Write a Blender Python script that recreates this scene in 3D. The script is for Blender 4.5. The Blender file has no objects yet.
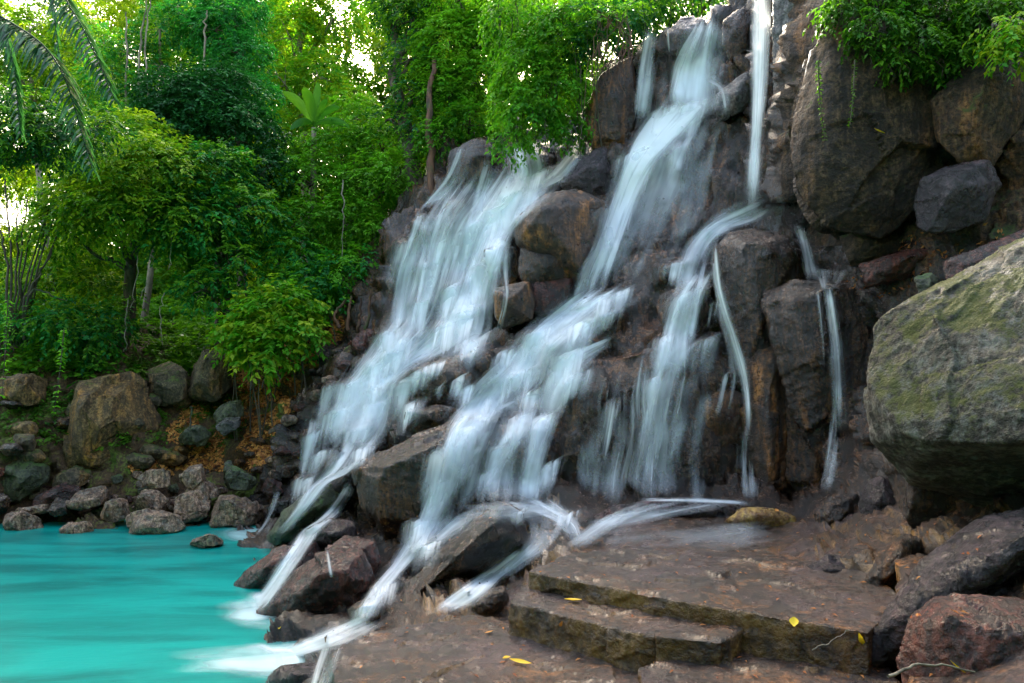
import bpy, bmesh, math, random
import numpy as np
from mathutils import Vector, Matrix
from mathutils.bvhtree import BVHTree

R = math.radians
random.seed(7)
rng = np.random.default_rng(7)
C = bpy.context.scene.collection
scene = bpy.context.scene

# ------------------------------------------------------------------ camera, world, sun, exposure
F = 740.0
CAM = np.array([0.0, 0.0, 2.5])
TH = math.atan(58.5 / F)
cam_d = bpy.data.cameras.new('camera')
cam = bpy.data.objects.new('camera', cam_d); C.objects.link(cam)
cam.location = CAM
cam.rotation_euler = (math.pi / 2 + TH, 0, 0)
cam_d.sensor_width = 36; cam_d.lens = F / 1024 * 36
cam_d.clip_start = 0.05; cam_d.clip_end = 1500
scene.camera = cam

SUN_EL, SUN_AZ = 38.0, -6.0            # azimuth from +Y, negative to the left
world = bpy.data.worlds.new('World'); scene.world = world; world.use_nodes = True
wn = world.node_tree
bg = wn.nodes['Background']
sky = wn.nodes.new('ShaderNodeTexSky'); sky.sky_type = 'NISHITA'; sky.sun_disc = False
sky.sun_elevation = R(SUN_EL); sky.sun_rotation = R(SUN_AZ); sky.dust_density = 6.0; sky.air_density = 1.7; sky.ozone_density = 0.3
wn.links.new(sky.outputs[0], bg.inputs['Color']); bg.inputs['Strength'].default_value = 0.15
sd = bpy.data.lights.new('sun', 'SUN'); sd.energy = 3.0; sd.angle = R(0.6); sd.color = (1.0, 0.95, 0.84)
sun = bpy.data.objects.new('sun', sd); C.objects.link(sun)
sv = Vector((math.sin(R(SUN_AZ)) * math.cos(R(SUN_EL)), math.cos(R(SUN_AZ)) * math.cos(R(SUN_EL)), math.sin(R(SUN_EL))))
sun.rotation_euler = sv.to_track_quat('Z', 'Y').to_euler()
scene.view_settings.view_transform = 'Standard'; scene.view_settings.look = 'None'
scene.view_settings.gamma = 1; scene.view_settings.use_curve_mapping = False
scene.view_settings.exposure = 2.55
scene.cycles.max_bounces = 8; scene.cycles.transparent_max_bounces = 24
scene.cycles.diffuse_bounces = 3; scene.cycles.glossy_bounces = 2; scene.cycles.transmission_bounces = 3
scene.cycles.caustics_reflective = False; scene.cycles.caustics_refractive = False
scene.cycles.sample_clamp_indirect = 1.5; scene.cycles.sample_clamp_direct = 6.0
scene.cycles.use_adaptive_sampling = False
scene.cycles.use_denoising = True
scene.cycles.denoiser = 'OPENIMAGEDENOISE'; scene.cycles.denoising_input_passes = 'RGB_ALBEDO_NORMAL'; scene.cycles.denoising_prefilter = 'ACCURATE'
scene.cycles.volume_step_rate = 3.0; scene.cycles.volume_bounces = 0; scene.cycles.volume_max_steps = 64

# ------------------------------------------------------------------ maths helpers
FWD = np.array([0, math.cos(TH), math.sin(TH)]); UP = np.array([0, -math.sin(TH), math.cos(TH)])
def ray(px, py):
    px = np.asarray(px, float); py = np.asarray(py, float)
    d = FWD * F + (px - 512)[..., None] * np.array([1.0, 0, 0]) + (341.5 - py)[..., None] * UP
    return d
def P(px, py, Y):                       # the point seen at a pixel, Y metres in front
    d = ray(px, py)
    return CAM + d * (np.asarray(Y, float) / d[..., 1])[..., None]

def _hash(i, j, k, s):
    h = (i * 374761393 + j * 668265263 + k * 2147483647 + s * 974711) & 0xffffffff
    h = ((h ^ (h >> 13)) * 1274126177) & 0xffffffff
    h = ((h ^ (h >> 16)) * 2246822519) & 0xffffffff
    return (h ^ (h >> 15)) & 0xffffffff
def _r(h, n):
    h = ((h + n * 2654435769) & 0xffffffff)
    h = ((h ^ (h >> 15)) * 2246822519) & 0xffffffff
    h = ((h ^ (h >> 13)) * 3266489917) & 0xffffffff
    return ((h ^ (h >> 16)) & 0xffffff) / 16777215.0
def vnoise(p, s=0):
    f = np.floor(p).astype(np.int64); t = p - f; t = t * t * t * (t * (t * 6 - 15) + 10)
    out = 0
    for a in (0, 1):
        for b in (0, 1):
            for c in (0, 1):
                w = (t[:, 0] if a else 1 - t[:, 0]) * (t[:, 1] if b else 1 - t[:, 1]) * (t[:, 2] if c else 1 - t[:, 2])
                out = out + w * _r(_hash(f[:, 0] + a, f[:, 1] + b, f[:, 2] + c, s), 1)
    return out * 2 - 1
def fbm(p, sc, oct=4, s=0, gain=0.5):
    o = 0; a = 1; f = 1.0 / sc
    for i in range(oct):
        o = o + a * vnoise(p * f + i * 17.3, s + i); a *= gain; f *= 2.03
    return o
def facet(p, sc, s=0, tilt=0.9, step=0.6):    # angular broken-rock relief
    q = p / sc
    f = np.floor(q).astype(np.int64); best = np.full(len(q), 9e9); val = np.zeros(len(q)); f2 = np.full(len(q), 9e9)
    for a in (-1, 0, 1):
        for b in (-1, 0, 1):
            for c in (-1, 0, 1):
                h = _hash(f[:, 0] + a, f[:, 1] + b, f[:, 2] + c, s)
                cx = np.stack([f[:, 0] + a + _r(h, 1), f[:, 1] + b + _r(h, 2), f[:, 2] + c + _r(h, 3)], 1)
                dv = q - cx; d = (dv ** 2).sum(1)
                g = np.stack([_r(h, 4), _r(h, 5), _r(h, 6)], 1) * 2 - 1
                v = (_r(h, 7) * 2 - 1) * step + (dv * g).sum(1) * tilt
                m = d < best
                f2 = np.where(m, best, np.minimum(f2, d))
                val = np.where(m, v, val); best = np.where(m, d, best)
    edge = np.sqrt(f2) - np.sqrt(best)
    return val, edge

def blocks(p, sc, s=0, tilt=0.5):              # jointed rock: rows of offset blocks, each with its own step and tilt
    q = p / sc
    r = np.floor(q[:, 2]).astype(np.int64); z = np.zeros_like(r)
    qx = q[:, 0] + _r(_hash(r, z, z, s), 1) * 3.7; qy = q[:, 1] + _r(_hash(r, z, z, s), 2) * 2.3
    i = np.floor(qx).astype(np.int64); j = np.floor(qy).astype(np.int64); h = _hash(i, j, r, s + 5)
    dv = np.stack([qx - i - .5, qy - j - .5, q[:, 2] - r - .5], 1)
    g = np.stack([_r(h, 4), _r(h, 5), _r(h, 6)], 1) * 2 - 1
    return (_r(h, 7) * 2 - 1) * .6 + (dv * g).sum(1) * tilt

# ------------------------------------------------------------------ object helpers
def tag(o, label=None, cat=None, group=None, kind=None):
    if label: o['label'] = label
    if cat: o['category'] = cat
    if group: o['group'] = group
    if kind: o['kind'] = kind
    return o
def empty(name, loc):
    o = bpy.data.objects.new(name, None); C.objects.link(o); o.location = loc; o.empty_display_size = 0.2
    return o
def mesh_np(name, V, Fq, mat, parent=None, origin=None, smooth=True, attrs=None, uv=None):
    V = np.asarray(V, np.float32); Fq = np.asarray(Fq, np.int32)
    if origin is None:
        origin = np.zeros(3) if parent is None else np.array(parent.matrix_world.translation if False else parent.location)
    V = V - np.asarray(origin, np.float32)
    me = bpy.data.meshes.new(name)
    n = Fq.shape[1]
    me.vertices.add(len(V)); me.vertices.foreach_set('co', V.ravel())
    me.loops.add(Fq.size); me.loops.foreach_set('vertex_index', Fq.ravel())
    me.polygons.add(len(Fq)); me.polygons.foreach_set('loop_start', np.arange(0, Fq.size, n, dtype=np.int32))
    me.polygons.foreach_set('loop_total', np.full(len(Fq), n, np.int32))
    if smooth: me.polygons.foreach_set('use_smooth', np.ones(len(Fq), bool))
    if attrs:
        for k, a in attrs.items():
            at = me.attributes.new(k, 'FLOAT', 'POINT'); at.data.foreach_set('value', np.asarray(a, np.float32))
    if uv is not None:
        ul = me.uv_layers.new(name='UVMap'); ul.data.foreach_set('uv', np.asarray(uv, np.float32)[Fq.ravel()].ravel())
    me.update(calc_edges=True)
    me.materials.append(mat)
    o = bpy.data.objects.new(name, me); C.objects.link(o)
    if parent is not None: o.parent = parent
    else: o.location = origin
    return o
def grid_faces(nr, nc):
    i = np.arange(nr - 1)[:, None] * nc + np.arange(nc - 1)[None, :]
    return np.stack([i, i + 1, i + nc + 1, i + nc], -1).reshape(-1, 4)

# ------------------------------------------------------------------ materials
class N:
    def __init__(s, name):
        s.m = bpy.data.materials.new(name); s.m.use_nodes = True; s.t = s.m.node_tree
        s.b = s.t.nodes['Principled BSDF']; s.o = s.t.nodes['Material Output']
    def n(s, t, **k):
        x = s.t.nodes.new(t)
        for a, v in k.items():
            if a.startswith('i_'):
                key = a[2:]; key = int(key) if key.isdigit() else key.replace('_', ' ')
                x.inputs[key].default_value = v
            else: setattr(x, a, v)
        return x
    def l(s, a, b): s.t.links.new(a, b)
    def pos(s, sc=(1, 1, 1)):
        g = s.n('ShaderNodeNewGeometry'); m = s.n('ShaderNodeMapping'); m.inputs['Scale'].default_value = sc
        s.l(g.outputs['Position'], m.inputs[0]); return m.outputs[0]
    def noise(s, vec, scale, detail=4, rough=0.6, dist=0.0):
        x = s.n('ShaderNodeTexNoise', i_Scale=scale, i_Detail=detail, i_Roughness=rough, i_Distortion=dist)
        s.l(vec, x.inputs['Vector']); return x.outputs['Fac']
    def ramp(s, fac, stops):
        r = s.n('ShaderNodeValToRGB'); e = r.color_ramp.elements
        while len(e) < len(stops): e.new(0.5)
        for q, (p, c) in zip(e, stops):
            q.position = p; q.color = (c, c, c, 1) if not isinstance(c, tuple) else (*c, 1)
        s.l(fac, r.inputs[0]); return r.outputs[0]
    def mix(s, fac, a, b, mode='MIX'):
        x = s.n('ShaderNodeMix', data_type='RGBA', blend_type=mode)
        for k, v in ((0, fac), (6, a), (7, b)):
            if isinstance(v, (int, float)): x.inputs[k].default_value = v
            elif isinstance(v, tuple): x.inputs[k].default_value = (*v, 1)
            else: s.l(v, x.inputs[k])
        return x.outputs[2]
    def math(s, op, a, b=0.0):
        x = s.n('ShaderNodeMath', operation=op)
        for k, v in ((0, a), (1, b)):
            if isinstance(v, (int, float)): x.inputs[k].default_value = v
            else: s.l(v, x.inputs[k])
        return x.outputs[0]
    def attr(s, name):
        return s.n('ShaderNodeAttribute', attribute_name=name).outputs['Fac']

def rock_mat(name, dark, light, rust=(0.30, 0.11, 0.03), rust_amt=0.35, moss=0.0, moss_col=(0.07, 0.12, 0.015), rough=(0.22, 0.55),
             grain=0.5, spec=0.4, lichen=0.0):
    m = N(name); p = m.pos()
    big = m.noise(p, 0.9, 5, 0.6, 0.3); med = m.noise(p, 5.0, 6, 0.65); fine = m.noise(p, 20.0, 6, 0.78)
    tone = m.ramp(m.math('ADD', m.math('MULTIPLY', big, 0.45), m.math('MULTIPLY', med, 0.55)), [(0.40, 0.0), (0.60, 1.0)])
    col = m.mix(tone, dark, light)
    # rust streaks that run down the faces
    st = m.noise(m.pos((3.2, 3.2, 0.45)), 1.0, 4, 0.6, 0.4); patch = m.noise(p, 0.55, 3, 0.5)
    rf = m.math('MULTIPLY', m.ramp(st, [(0.50, 0.0), (0.66, 1.0)]), m.ramp(patch, [(0.62 - 0.3 * rust_amt, 0.0), (0.72 - 0.2 * rust_amt, 1.0)]))
    col = m.mix(m.math('MULTIPLY', rf, min(1.0, rust_amt * 1.6)), col, rust)
    # worn pits
    col = m.mix(m.ramp(fine, [(0.38, 0.9), (0.54, 0.0)]), col, tuple(c * 0.4 for c in dark))
    col = m.mix(m.ramp(fine, [(0.54, 0.0), (0.70, 0.55)]), col, tuple(min(1, c * 1.6) for c in light))
    sk = m.noise(m.pos((11, 11, 0.9)), 1.0, 4, 0.65, 0.3)
    col = m.mix(m.ramp(sk, [(0.40, 0.75), (0.58, 0.0)]), col, tuple(c * 0.6 for c in dark))
    if name == 'brown_slab_rock':
        col = m.mix(m.ramp(m.noise(p, 1.1, 5, 0.6), [(0.44, 0.0), (0.58, 0.8)]), col, m.mix(tone, (0.008, 0.005, 0.005), (0.085, 0.050, 0.050)))
        gg = m.n('ShaderNodeNewGeometry'); sz = m.n('ShaderNodeSeparateXYZ'); m.l(gg.outputs['True Normal'], sz.inputs[0])
        col = m.mix(m.math('MULTIPLY', m.ramp(sz.outputs['Z'], [(0.35, 0.85), (0.75, 0.0)]), m.ramp(med, [(0.35, 0.3), (0.6, 1.0)])), col, m.mix(tone, (0.05, 0.022, 0.004), (0.26, 0.13, 0.025)))
    if lichen > 0:
        li = m.noise(p, 9.0, 6, 0.75)
        col = m.mix(m.math('MULTIPLY', m.ramp(li, [(0.50, 0.0), (0.60, 1.0)]), lichen), col, (0.42, 0.40, 0.36))
    if moss > 0:
        g = m.n('ShaderNodeNewGeometry'); sx = m.n('ShaderNodeSeparateXYZ'); m.l(g.outputs['Normal'], sx.inputs[0])
        mn = m.noise(p, 2.2, 7, 0.7)
        up = m.math('ADD', m.math('MULTIPLY', sx.outputs['Z'], 0.16), m.math('ADD', m.math('MULTIPLY', mn, 0.62), m.math('MULTIPLY', fine, 0.38)))
        mf = m.ramp(up, [(0.74 - 0.25 * moss, 0.0), (0.82 - 0.25 * moss, 1.0)])
        mc = m.mix(m.noise(p, 14, 3), moss_col, tuple(c * 2.1 for c in moss_col))
        col = m.mix(m.math('MULTIPLY', mf, 0.8), col, mc)
    m.l(col, m.b.inputs['Base Color'])
    rr = m.ramp(med, [(0.38, rough[0]), (0.68, rough[1])])
    if moss > 0: rr = m.mix(mf, rr, (0.9, 0.9, 0.9))
    m.l(rr, m.b.inputs['Roughness'])
    m.b.inputs['Specular IOR Level'].default_value = spec
    if rough[0] < 0.3:
        m.b.inputs['Coat Weight'].default_value = 0.4; m.b.inputs['Coat Roughness'].default_value = 0.06; m.b.inputs['Coat IOR'].default_value = 1.45
    h = m.math('ADD', m.math('MULTIPLY', fine, 0.045 * grain), m.math('MULTIPLY', med, 0.075 * grain))
    h = m.math('ADD', h, m.math('MULTIPLY', m.noise(m.pos((30, 30, 6)), 1.0, 4, 0.7), 0.02 * grain))
    vo = m.n('ShaderNodeTexVoronoi', feature='DISTANCE_TO_EDGE', i_Scale=2.3); m.l(m.mix(0.12, p, m.n('ShaderNodeTexNoise', i_Scale=3.0).outputs['Color'], 'ADD'), vo.inputs['Vector'])
    cr = m.ramp(vo.outputs['Distance'], [(0.0, 0.0), (0.035, 1.0)])
    h = m.math('ADD', h, m.math('MULTIPLY', cr, 0.006 * grain))
    bp = m.n('ShaderNodeBump', i_Strength=1.0, i_Distance=1.0); m.l(h, bp.inputs['Height']); m.l(bp.outputs[0], m.b.inputs['Normal'])
    if rough[0] < 0.3: m.l(bp.outputs[0], m.b.inputs['Coat Normal'])
    return m.m

M = {}
M['cliff'] = rock_mat('wet_cliff_rock', (0.006, 0.003, 0.0015), (0.098, 0.047, 0.023), rust_amt=0.6, rust=(0.30, 0.115, 0.04), rough=(0.07, 0.32))
M['dark'] = rock_mat('dark_wet_rock', (0.006, 0.003, 0.0015), (0.105, 0.047, 0.021), rust=(0.32, 0.12, 0.035), rust_amt=0.62, rough=(0.07, 0.32))
M['orange'] = rock_mat('rusty_rock', (0.02, 0.010, 0.006), (0.15, 0.066, 0.028), rust=(0.62, 0.23, 0.05), rust_amt=0.9, rough=(0.25, 0.6))
M['purple'] = rock_mat('purple_wet_rock', (0.009, 0.005, 0.006), (0.095, 0.058, 0.066), rust=(0.22, 0.05, 0.03), rust_amt=0.35, rough=(0.16, 0.5), grain=0.7)
M['red'] = rock_mat('red_brown_rock', (0.014, 0.004, 0.003), (0.17, 0.042, 0.024), rust=(0.36, 0.07, 0.03), rust_amt=0.5, rough=(0.16, 0.45), grain=0.6)
M['slab'] = rock_mat('brown_slab_rock', (0.006, 0.003, 0.002), (0.115, 0.050, 0.024), rust=(0.40, 0.15, 0.03), rust_amt=0.85, rough=(0.08, 0.35), grain=0.45)
M['brown'] = rock_mat('dry_brown_cliff', (0.022, 0.013, 0.008), (0.17, 0.095, 0.052), rust=(0.32, 0.13, 0.04), rust_amt=0.7, moss=0.55, moss_col=(0.03, 0.055, 0.012), rough=(0.5, 0.8), grain=0.8)
M['grey'] = rock_mat('grey_lichen_rock', (0.05, 0.04, 0.028), (0.26, 0.22, 0.165), rust_amt=0.15, moss=0.76, moss_col=(0.065, 0.07, 0.010), rough=(0.55, 0.85), grain=1.3, lichen=0.35)
M['greyslab'] = rock_mat('grey_wet_slab', (0.03, 0.026, 0.024), (0.20, 0.175, 0.165), rust_amt=0.2, moss=0.1, rough=(0.18, 0.5))
M['mossy'] = rock_mat('mossy_bank_rock', (0.06, 0.045, 0.028), (0.24, 0.16, 0.09), rust=(0.42, 0.2, 0.06), rust_amt=1.0, moss=0.5, moss_col=(0.05, 0.085, 0.01), rough=(0.5, 0.85), grain=0.7)
M['shore'] = rock_mat('shore_rock', (0.08, 0.038, 0.024), (0.60, 0.36, 0.24), rust=(0.40, 0.19, 0.08), rust_amt=0.6, moss=0.25, rough=(0.35, 0.7), grain=0.7, lichen=0.3)
M['green'] = rock_mat('algae_rock', (0.03, 0.034, 0.016), (0.13, 0.13, 0.06), rust_amt=0.1, moss=0.5, moss_col=(0.05, 0.09, 0.02), rough=(0.25, 0.6), grain=0.6)
M['yellow'] = rock_mat('ochre_rock', (0.22, 0.09, 0.03), (0.65, 0.42, 0.09), rust=(0.5, 0.25, 0.04), rust_amt=0.8, rough=(0.2, 0.5), grain=0.5)

M['ochre'] = rock_mat('ochre_streaked_rock', (0.08, 0.045, 0.02), (0.36, 0.20, 0.08), rust=(0.70, 0.30, 0.06), rust_amt=1.3, moss=0.3, moss_col=(0.05, 0.085, 0.01), rough=(0.5, 0.85), grain=0.7)
def earth_mat():
    m = N('bank_earth'); p = m.pos()
    a = m.noise(p, 1.3, 6, 0.65); b = m.noise(p, 16, 5, 0.7)
    col = m.mix(m.ramp(b, [(0.35, 0.0), (0.65, 1.0)]), (0.025, 0.013, 0.007), (0.14, 0.068, 0.03))
    col = m.mix(m.ramp(m.math('ADD', m.math('MULTIPLY', a, .6), m.math('MULTIPLY', b, .4)), [(0.50, 0.0), (0.58, 0.85)]), col, m.mix(b, (0.05, 0.09, 0.008), (0.16, 0.22, 0.02)))
    m.l(col, m.b.inputs['Base Color']); m.b.inputs['Roughness'].default_value = 0.85
    bp = m.n('ShaderNodeBump', i_Strength=0.8, i_Distance=0.08); m.l(b, bp.inputs['Height']); m.l(bp.outputs[0], m.b.inputs['Normal'])
    return m.m
M['earth'] = earth_mat()

def leaf_mat(name, lo, hi, trans=0.5, rough=0.5):
    m = N(name); t = m.attr('tint')
    g = m.n('ShaderNodeNewGeometry')
    big = m.noise(g.outputs['Position'], 0.5, 3, 0.5)
    f = m.math('ADD', m.math('MULTIPLY', t, 0.75), m.math('MULTIPLY', m.math('SUBTRACT', big, 0.5), 1.1))
    col = m.mix(m.ramp(f, [(0.05, 0.0), (0.8, 1.0)]), lo, hi)
    m.l(col, m.b.inputs['Base Color']); m.b.inputs['Roughness'].default_value = rough
    m.b.inputs['Specular IOR Level'].default_value = 0.18
    tr = m.n('ShaderNodeBsdfTranslucent'); m.l(m.mix(1.0, col, (1.25, 1.3, 0.55), 'MULTIPLY'), tr.inputs[0])
    ms = m.n('ShaderNodeMixShader'); ms.inputs[0].default_value = trans
    m.l(m.b.outputs[0], ms.inputs[1]); m.l(tr.outputs[0], ms.inputs[2]); m.l(ms.outputs[0], m.o.inputs[0])
    return m.m
M['l_mid'] = leaf_mat('leaf_mid_green', (0.03, 0.14, 0.012), (0.20, 0.42, 0.022))
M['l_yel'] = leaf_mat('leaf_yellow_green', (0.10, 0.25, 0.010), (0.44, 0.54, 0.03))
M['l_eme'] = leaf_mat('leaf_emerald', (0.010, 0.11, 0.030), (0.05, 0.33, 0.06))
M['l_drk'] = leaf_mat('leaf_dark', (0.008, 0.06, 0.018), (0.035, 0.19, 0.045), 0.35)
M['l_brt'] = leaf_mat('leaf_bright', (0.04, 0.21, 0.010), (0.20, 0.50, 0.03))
M['l_palm'] = leaf_mat('leaf_palm', (0.010, 0.05, 0.02), (0.05, 0.17, 0.06), 0.3, 0.3)
M['l_lit'] = leaf_mat('dead_leaves', (0.25, 0.07, 0.02), (0.75, 0.34, 0.09), 0.15, 0.6)
M['l_gold'] = leaf_mat('golden_leaf', (0.7, 0.40, 0.01), (0.9, 0.62, 0.04), 0.2, 0.4)
M['l_fern'] = leaf_mat('fern_green', (0.02, 0.08, 0.006), (0.12, 0.27, 0.015), 0.3)

def bark_mat(name, a, b):
    m = N(name); p = m.pos((9, 9, 1.6))
    f = m.noise(p, 1.0, 5, 0.65); col = m.mix(m.ramp(f, [(0.35, 0.0), (0.65, 1.0)]), a, b)
    mo = m.noise(m.pos(), 1.6, 4); col = m.mix(m.ramp(mo, [(0.5, 0.0), (0.62, 0.7)]), col, (0.03, 0.06, 0.012))
    m.l(col, m.b.inputs['Base Color']); m.b.inputs['Roughness'].default_value = 0.85
    bp = m.n('ShaderNodeBump', i_Strength=0.9, i_Distance=0.04); m.l(f, bp.inputs['Height']); m.l(bp.outputs[0], m.b.inputs['Normal'])
    return m.m
M['bark'] = bark_mat('bark', (0.03, 0.02, 0.014), (0.12, 0.085, 0.06))
M['barkred'] = bark_mat('bark_reddish', (0.04, 0.018, 0.012), (0.17, 0.075, 0.04))
M['barkpale'] = bark_mat('bark_pale', (0.10, 0.08, 0.06), (0.33, 0.27, 0.2))

def pool_mat():
    m = N('turquoise_water'); g = m.pos((0.35, 1.3, 1)); g2 = m.pos((0.5, 1.6, 1))
    a = m.noise(g, 1.0, 5, 0.6, 0.6); b = m.noise(g2, 5.0, 4, 0.6, 0.5)
    col = m.mix(m.ramp(a, [(0.38, 0.0), (0.62, 1.0)]), (0.0, 0.15, 0.135), (0.002, 0.30, 0.262))
    col = m.mix(m.ramp(b, [(0.55, 0.0), (0.78, 0.35)]), col, (0.02, 0.34, 0.31))
    m.l(col, m.b.inputs['Base Color']); m.b.inputs['Roughness'].default_value = 0.3
    m.b.inputs['IOR'].default_value = 1.33
    bp = m.n('ShaderNodeBump', i_Strength=0.25, i_Distance=0.02); m.l(b, bp.inputs['Height']); m.l(bp.outputs[0], m.b.inputs['Normal'])
    return m.m
M['pool'] = pool_mat()

def fall_mat(name, tint=(0.80, 0.88, 0.93), lo=0.42, hi=0.66, seed=0.0, strands=1.0, gain=1.0):
    m = N(name)
    uvn = m.n('ShaderNodeUVMap'); mp = m.n('ShaderNodeMapping'); mp.inputs['Location'].default_value = (seed, seed * 0.37, 0)
    mp.inputs['Scale'].default_value = (1.0 * strands, 0.055, 1); m.l(uvn.outputs[0], mp.inputs[0])
    a = m.noise(mp.outputs[0], 1.05, 3, 0.48, 0.15)
    mp2 = m.n('ShaderNodeMapping'); mp2.inputs['Location'].default_value = (seed + 5, seed, 0); mp2.inputs['Scale'].default_value = (0.16, 0.09, 1); m.l(uvn.outputs[0], mp2.inputs[0])
    b = m.noise(mp2.outputs[0], 1.0, 3, 0.5, 0.3)
    s = m.math('ADD', m.math('MULTIPLY', m.math('SUBTRACT', a, 0.5), 0.95), m.math('ADD', m.math('MULTIPLY', m.math('SUBTRACT', b, 0.5), 0.5), 0.53))
    d = m.attr('dens')
    s = m.math('ADD', s, m.math('MULTIPLY', m.math('SUBTRACT', d, 0.5), 0.42))
    ef = m.attr('edge')
    s = m.math('SUBTRACT', s, m.math('MULTIPLY', m.math('SUBTRACT', 1.0, ef), 0.30))
    al = m.ramp(s, [(lo, 0.0), ((lo + hi) / 2, 0.34), (hi, 1.0)])
    al = m.math('MULTIPLY', m.math('MULTIPLY', al, m.math('POWER', ef, 0.6)), gain)
    m.b.inputs['Base Color'].default_value = (*tint, 1); m.b.inputs['Roughness'].default_value = 0.35
    m.b.inputs['Specular IOR Level'].default_value = 0.3
    tr = m.n('ShaderNodeBsdfTranslucent'); tr.inputs[0].default_value = (*tint, 1)
    ms = m.n('ShaderNodeMixShader'); ms.inputs[0].default_value = 0.35; m.l(m.b.outputs[0], ms.inputs[1]); m.l(tr.outputs[0], ms.inputs[2])
    tp = m.n('ShaderNodeBsdfTransparent'); mx = m.n('ShaderNodeMixShader')
    m.l(al, mx.inputs[0]); m.l(tp.outputs[0], mx.inputs[1]); m.l(ms.outputs[0], mx.inputs[2]); m.l(mx.outputs[0], m.o.inputs[0])
    return m.m
M['fallA'] = fall_mat('falling_water', (0.92, 0.94, 0.96), 0.36, 0.70, 0.0)
M['fallB'] = fall_mat('falling_water_veil', (0.84, 0.90, 0.95), 0.34, 0.84, 13.0, 0.38)
M['fallC'] = fall_mat('falling_water_thin', (0.88, 0.90, 0.90), 0.38, 0.78, 31.0, 1.6)
M['foam'] = fall_mat('pool_foam', (0.72, 0.88, 0.90), 0.34, 0.80, 7.0, 0.5)

# ------------------------------------------------------------------ the terrain: cliff, ledge, bank, pool floor
CP = [  # px, py, Y  (metres in front)
 (-150,380,17),(-150,430,15.8),(-150,500,14.8),(-150,340,18.5),(0,345,18),(0,390,16.8),(0,440,15.6),(0,505,15.2),(0,522,15.2),
 (60,360,17.5),(60,460,16.2),(100,500,15.6),(120,345,18.5),(120,380,17),(120,460,16),(180,360,19),(180,470,16.6),(200,420,17.5),(220,500,16),
 (150,528,15),(60,530,15),(240,440,17),(300,400,17.5),(300,350,19),(350,340,18),(380,260,18.5),(400,230,18.2),(340,390,17),(260,480,16.3),
 (-150,545,13.9),(0,545,13.9),(100,550,13.6),(200,548,14.0),(240,545,14.2),(-150,620,9.4),(50,620,9.4),(180,600,10.3),(-150,720,6.5),(0,720,6.5),(150,720,6.5),(240,660,8.0),(220,720,6.5),
 (230,625,9.3),(290,430,16.4),(270,515,15.8),(300,480,15.6),(330,430,15.6),(350,370,16.2),(400,240,17.4),(390,330,16.2),(430,190,18.3),(470,150,18.6),(440,260,17),(430,340,15.8),
 (500,160,18.2),(480,240,17),(500,280,15.8),(540,140,18),(590,120,17.6),(610,60,17),(640,30,16.2),(700,15,15.6),(660,100,15.2),(700,100,15),(560,200,16.2),(610,160,15.2),(650,200,14.2),(600,280,13.9),
 (690,180,14.2),(730,180,13.6),(740,100,14.2),(740,20,14.8),(770,20,14),(770,120,13.4),(770,215,12.9),(700,235,13.2),(640,290,13.0),(700,270,12.6),
 (520,310,14.4),(560,330,13.2),(470,360,14.4),(460,400,13.6),(520,360,13.4),(560,400,12.3),(620,340,12.2),(700,340,12.0),(620,420,11.7),(700,420,11.6),(600,495,11.4),(700,495,11.4),(800,300,11.8),(800,420,11.4),(800,490,11.2),(540,450,12.0),(500,440,12.4),(500,490,11.3),
 (400,420,14.2),(350,460,14.2),(320,500,14.2),(280,545,12.6),(430,470,12.6),(430,520,11.2),(480,510,10.9),(380,540,11.2),(330,560,10.8),(280,590,10.4),(400,580,9.4),(450,560,9.6),
 (360,620,8.6),(300,640,8.3),(430,610,8.0),(520,555,9.5),(600,545,8.6),(700,540,8.4),(600,520,9.9),(700,515,9.8),(780,520,9.6),(560,575,7.0),(700,590,6.0),(620,590,6.0),(500,610,5.7),(480,640,5.2),
 (380,650,5.7),(350,690,5.0),(420,720,4.2),(330,720,5.4),(280,690,7.0),(600,650,4.8),(700,640,4.9),(600,720,3.7),(780,650,4.7),(800,600,5.9),(800,720,3.7),(860,560,6.7),(880,600,5.6),(850,660,4.5),
 (870,500,8.8),(930,520,7.0),(1000,540,5.6),(960,600,4.9),(1024,620,4.2),(950,680,3.9),(1024,720,3.2),(1150,720,3.0),(1150,600,4.0),(1150,500,5.0),(900,440,9.0),(960,440,7.6),(1024,450,6.8),
 (860,300,10.6),(900,270,10.2),(960,260,9.4),(1024,230,9.0),(840,235,11.0),(900,230,10.4),(830,180,10.6),(830,100,10.7),(880,150,10.3),(880,60,10.4),(940,120,10.0),(960,60,9.8),(1000,140,9.4),(1024,80,9.2),
 (820,10,11.6),(900,-20,11.0),(1024,-20,10),(800,-60,13.5),(740,-60,16),(900,-80,12.5),(1150,-80,11),(1150,100,8.6),(1150,250,8.2),(1000,200,9.6),(950,200,9.8),(700,-60,17.5),(620,-60,19),(540,-60,21),
]
CP = np.array(CP, float)
X = CP[:, :2] / 100.0; Wv = 1.0 / CP[:, 2]
D = np.sqrt(((X[:, None] - X[None]) ** 2).sum(-1) + 0.02)
A = np.block([[D, np.c_[np.ones(len(X)), X]], [np.c_[np.ones(len(X)), X].T, np.zeros((3, 3))]])
A[:len(X), :len(X)] -= np.eye(len(X)) * 0.02
coef = np.linalg.solve(A, np.r_[Wv, 0, 0, 0])
def depth(px, py):
    q = np.stack([np.ravel(px), np.ravel(py)], 1) / 100.0
    out = np.zeros(len(q))
    for i in range(0, len(q), 20000):
        s = q[i:i + 20000]
        d = np.sqrt(((s[:, None] - X[None]) ** 2).sum(-1) + 0.02)
        out[i:i + 20000] = d @ coef[:len(X)] + coef[len(X)] + s @ coef[len(X) + 1:]
    return (1.0 / np.clip(out, 1 / 30, 1 / 2.2)).reshape(np.shape(px))
def interp(x, pts):
    a = np.array(pts, float); return np.interp(x, a[:, 0], a[:, 1])
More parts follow.
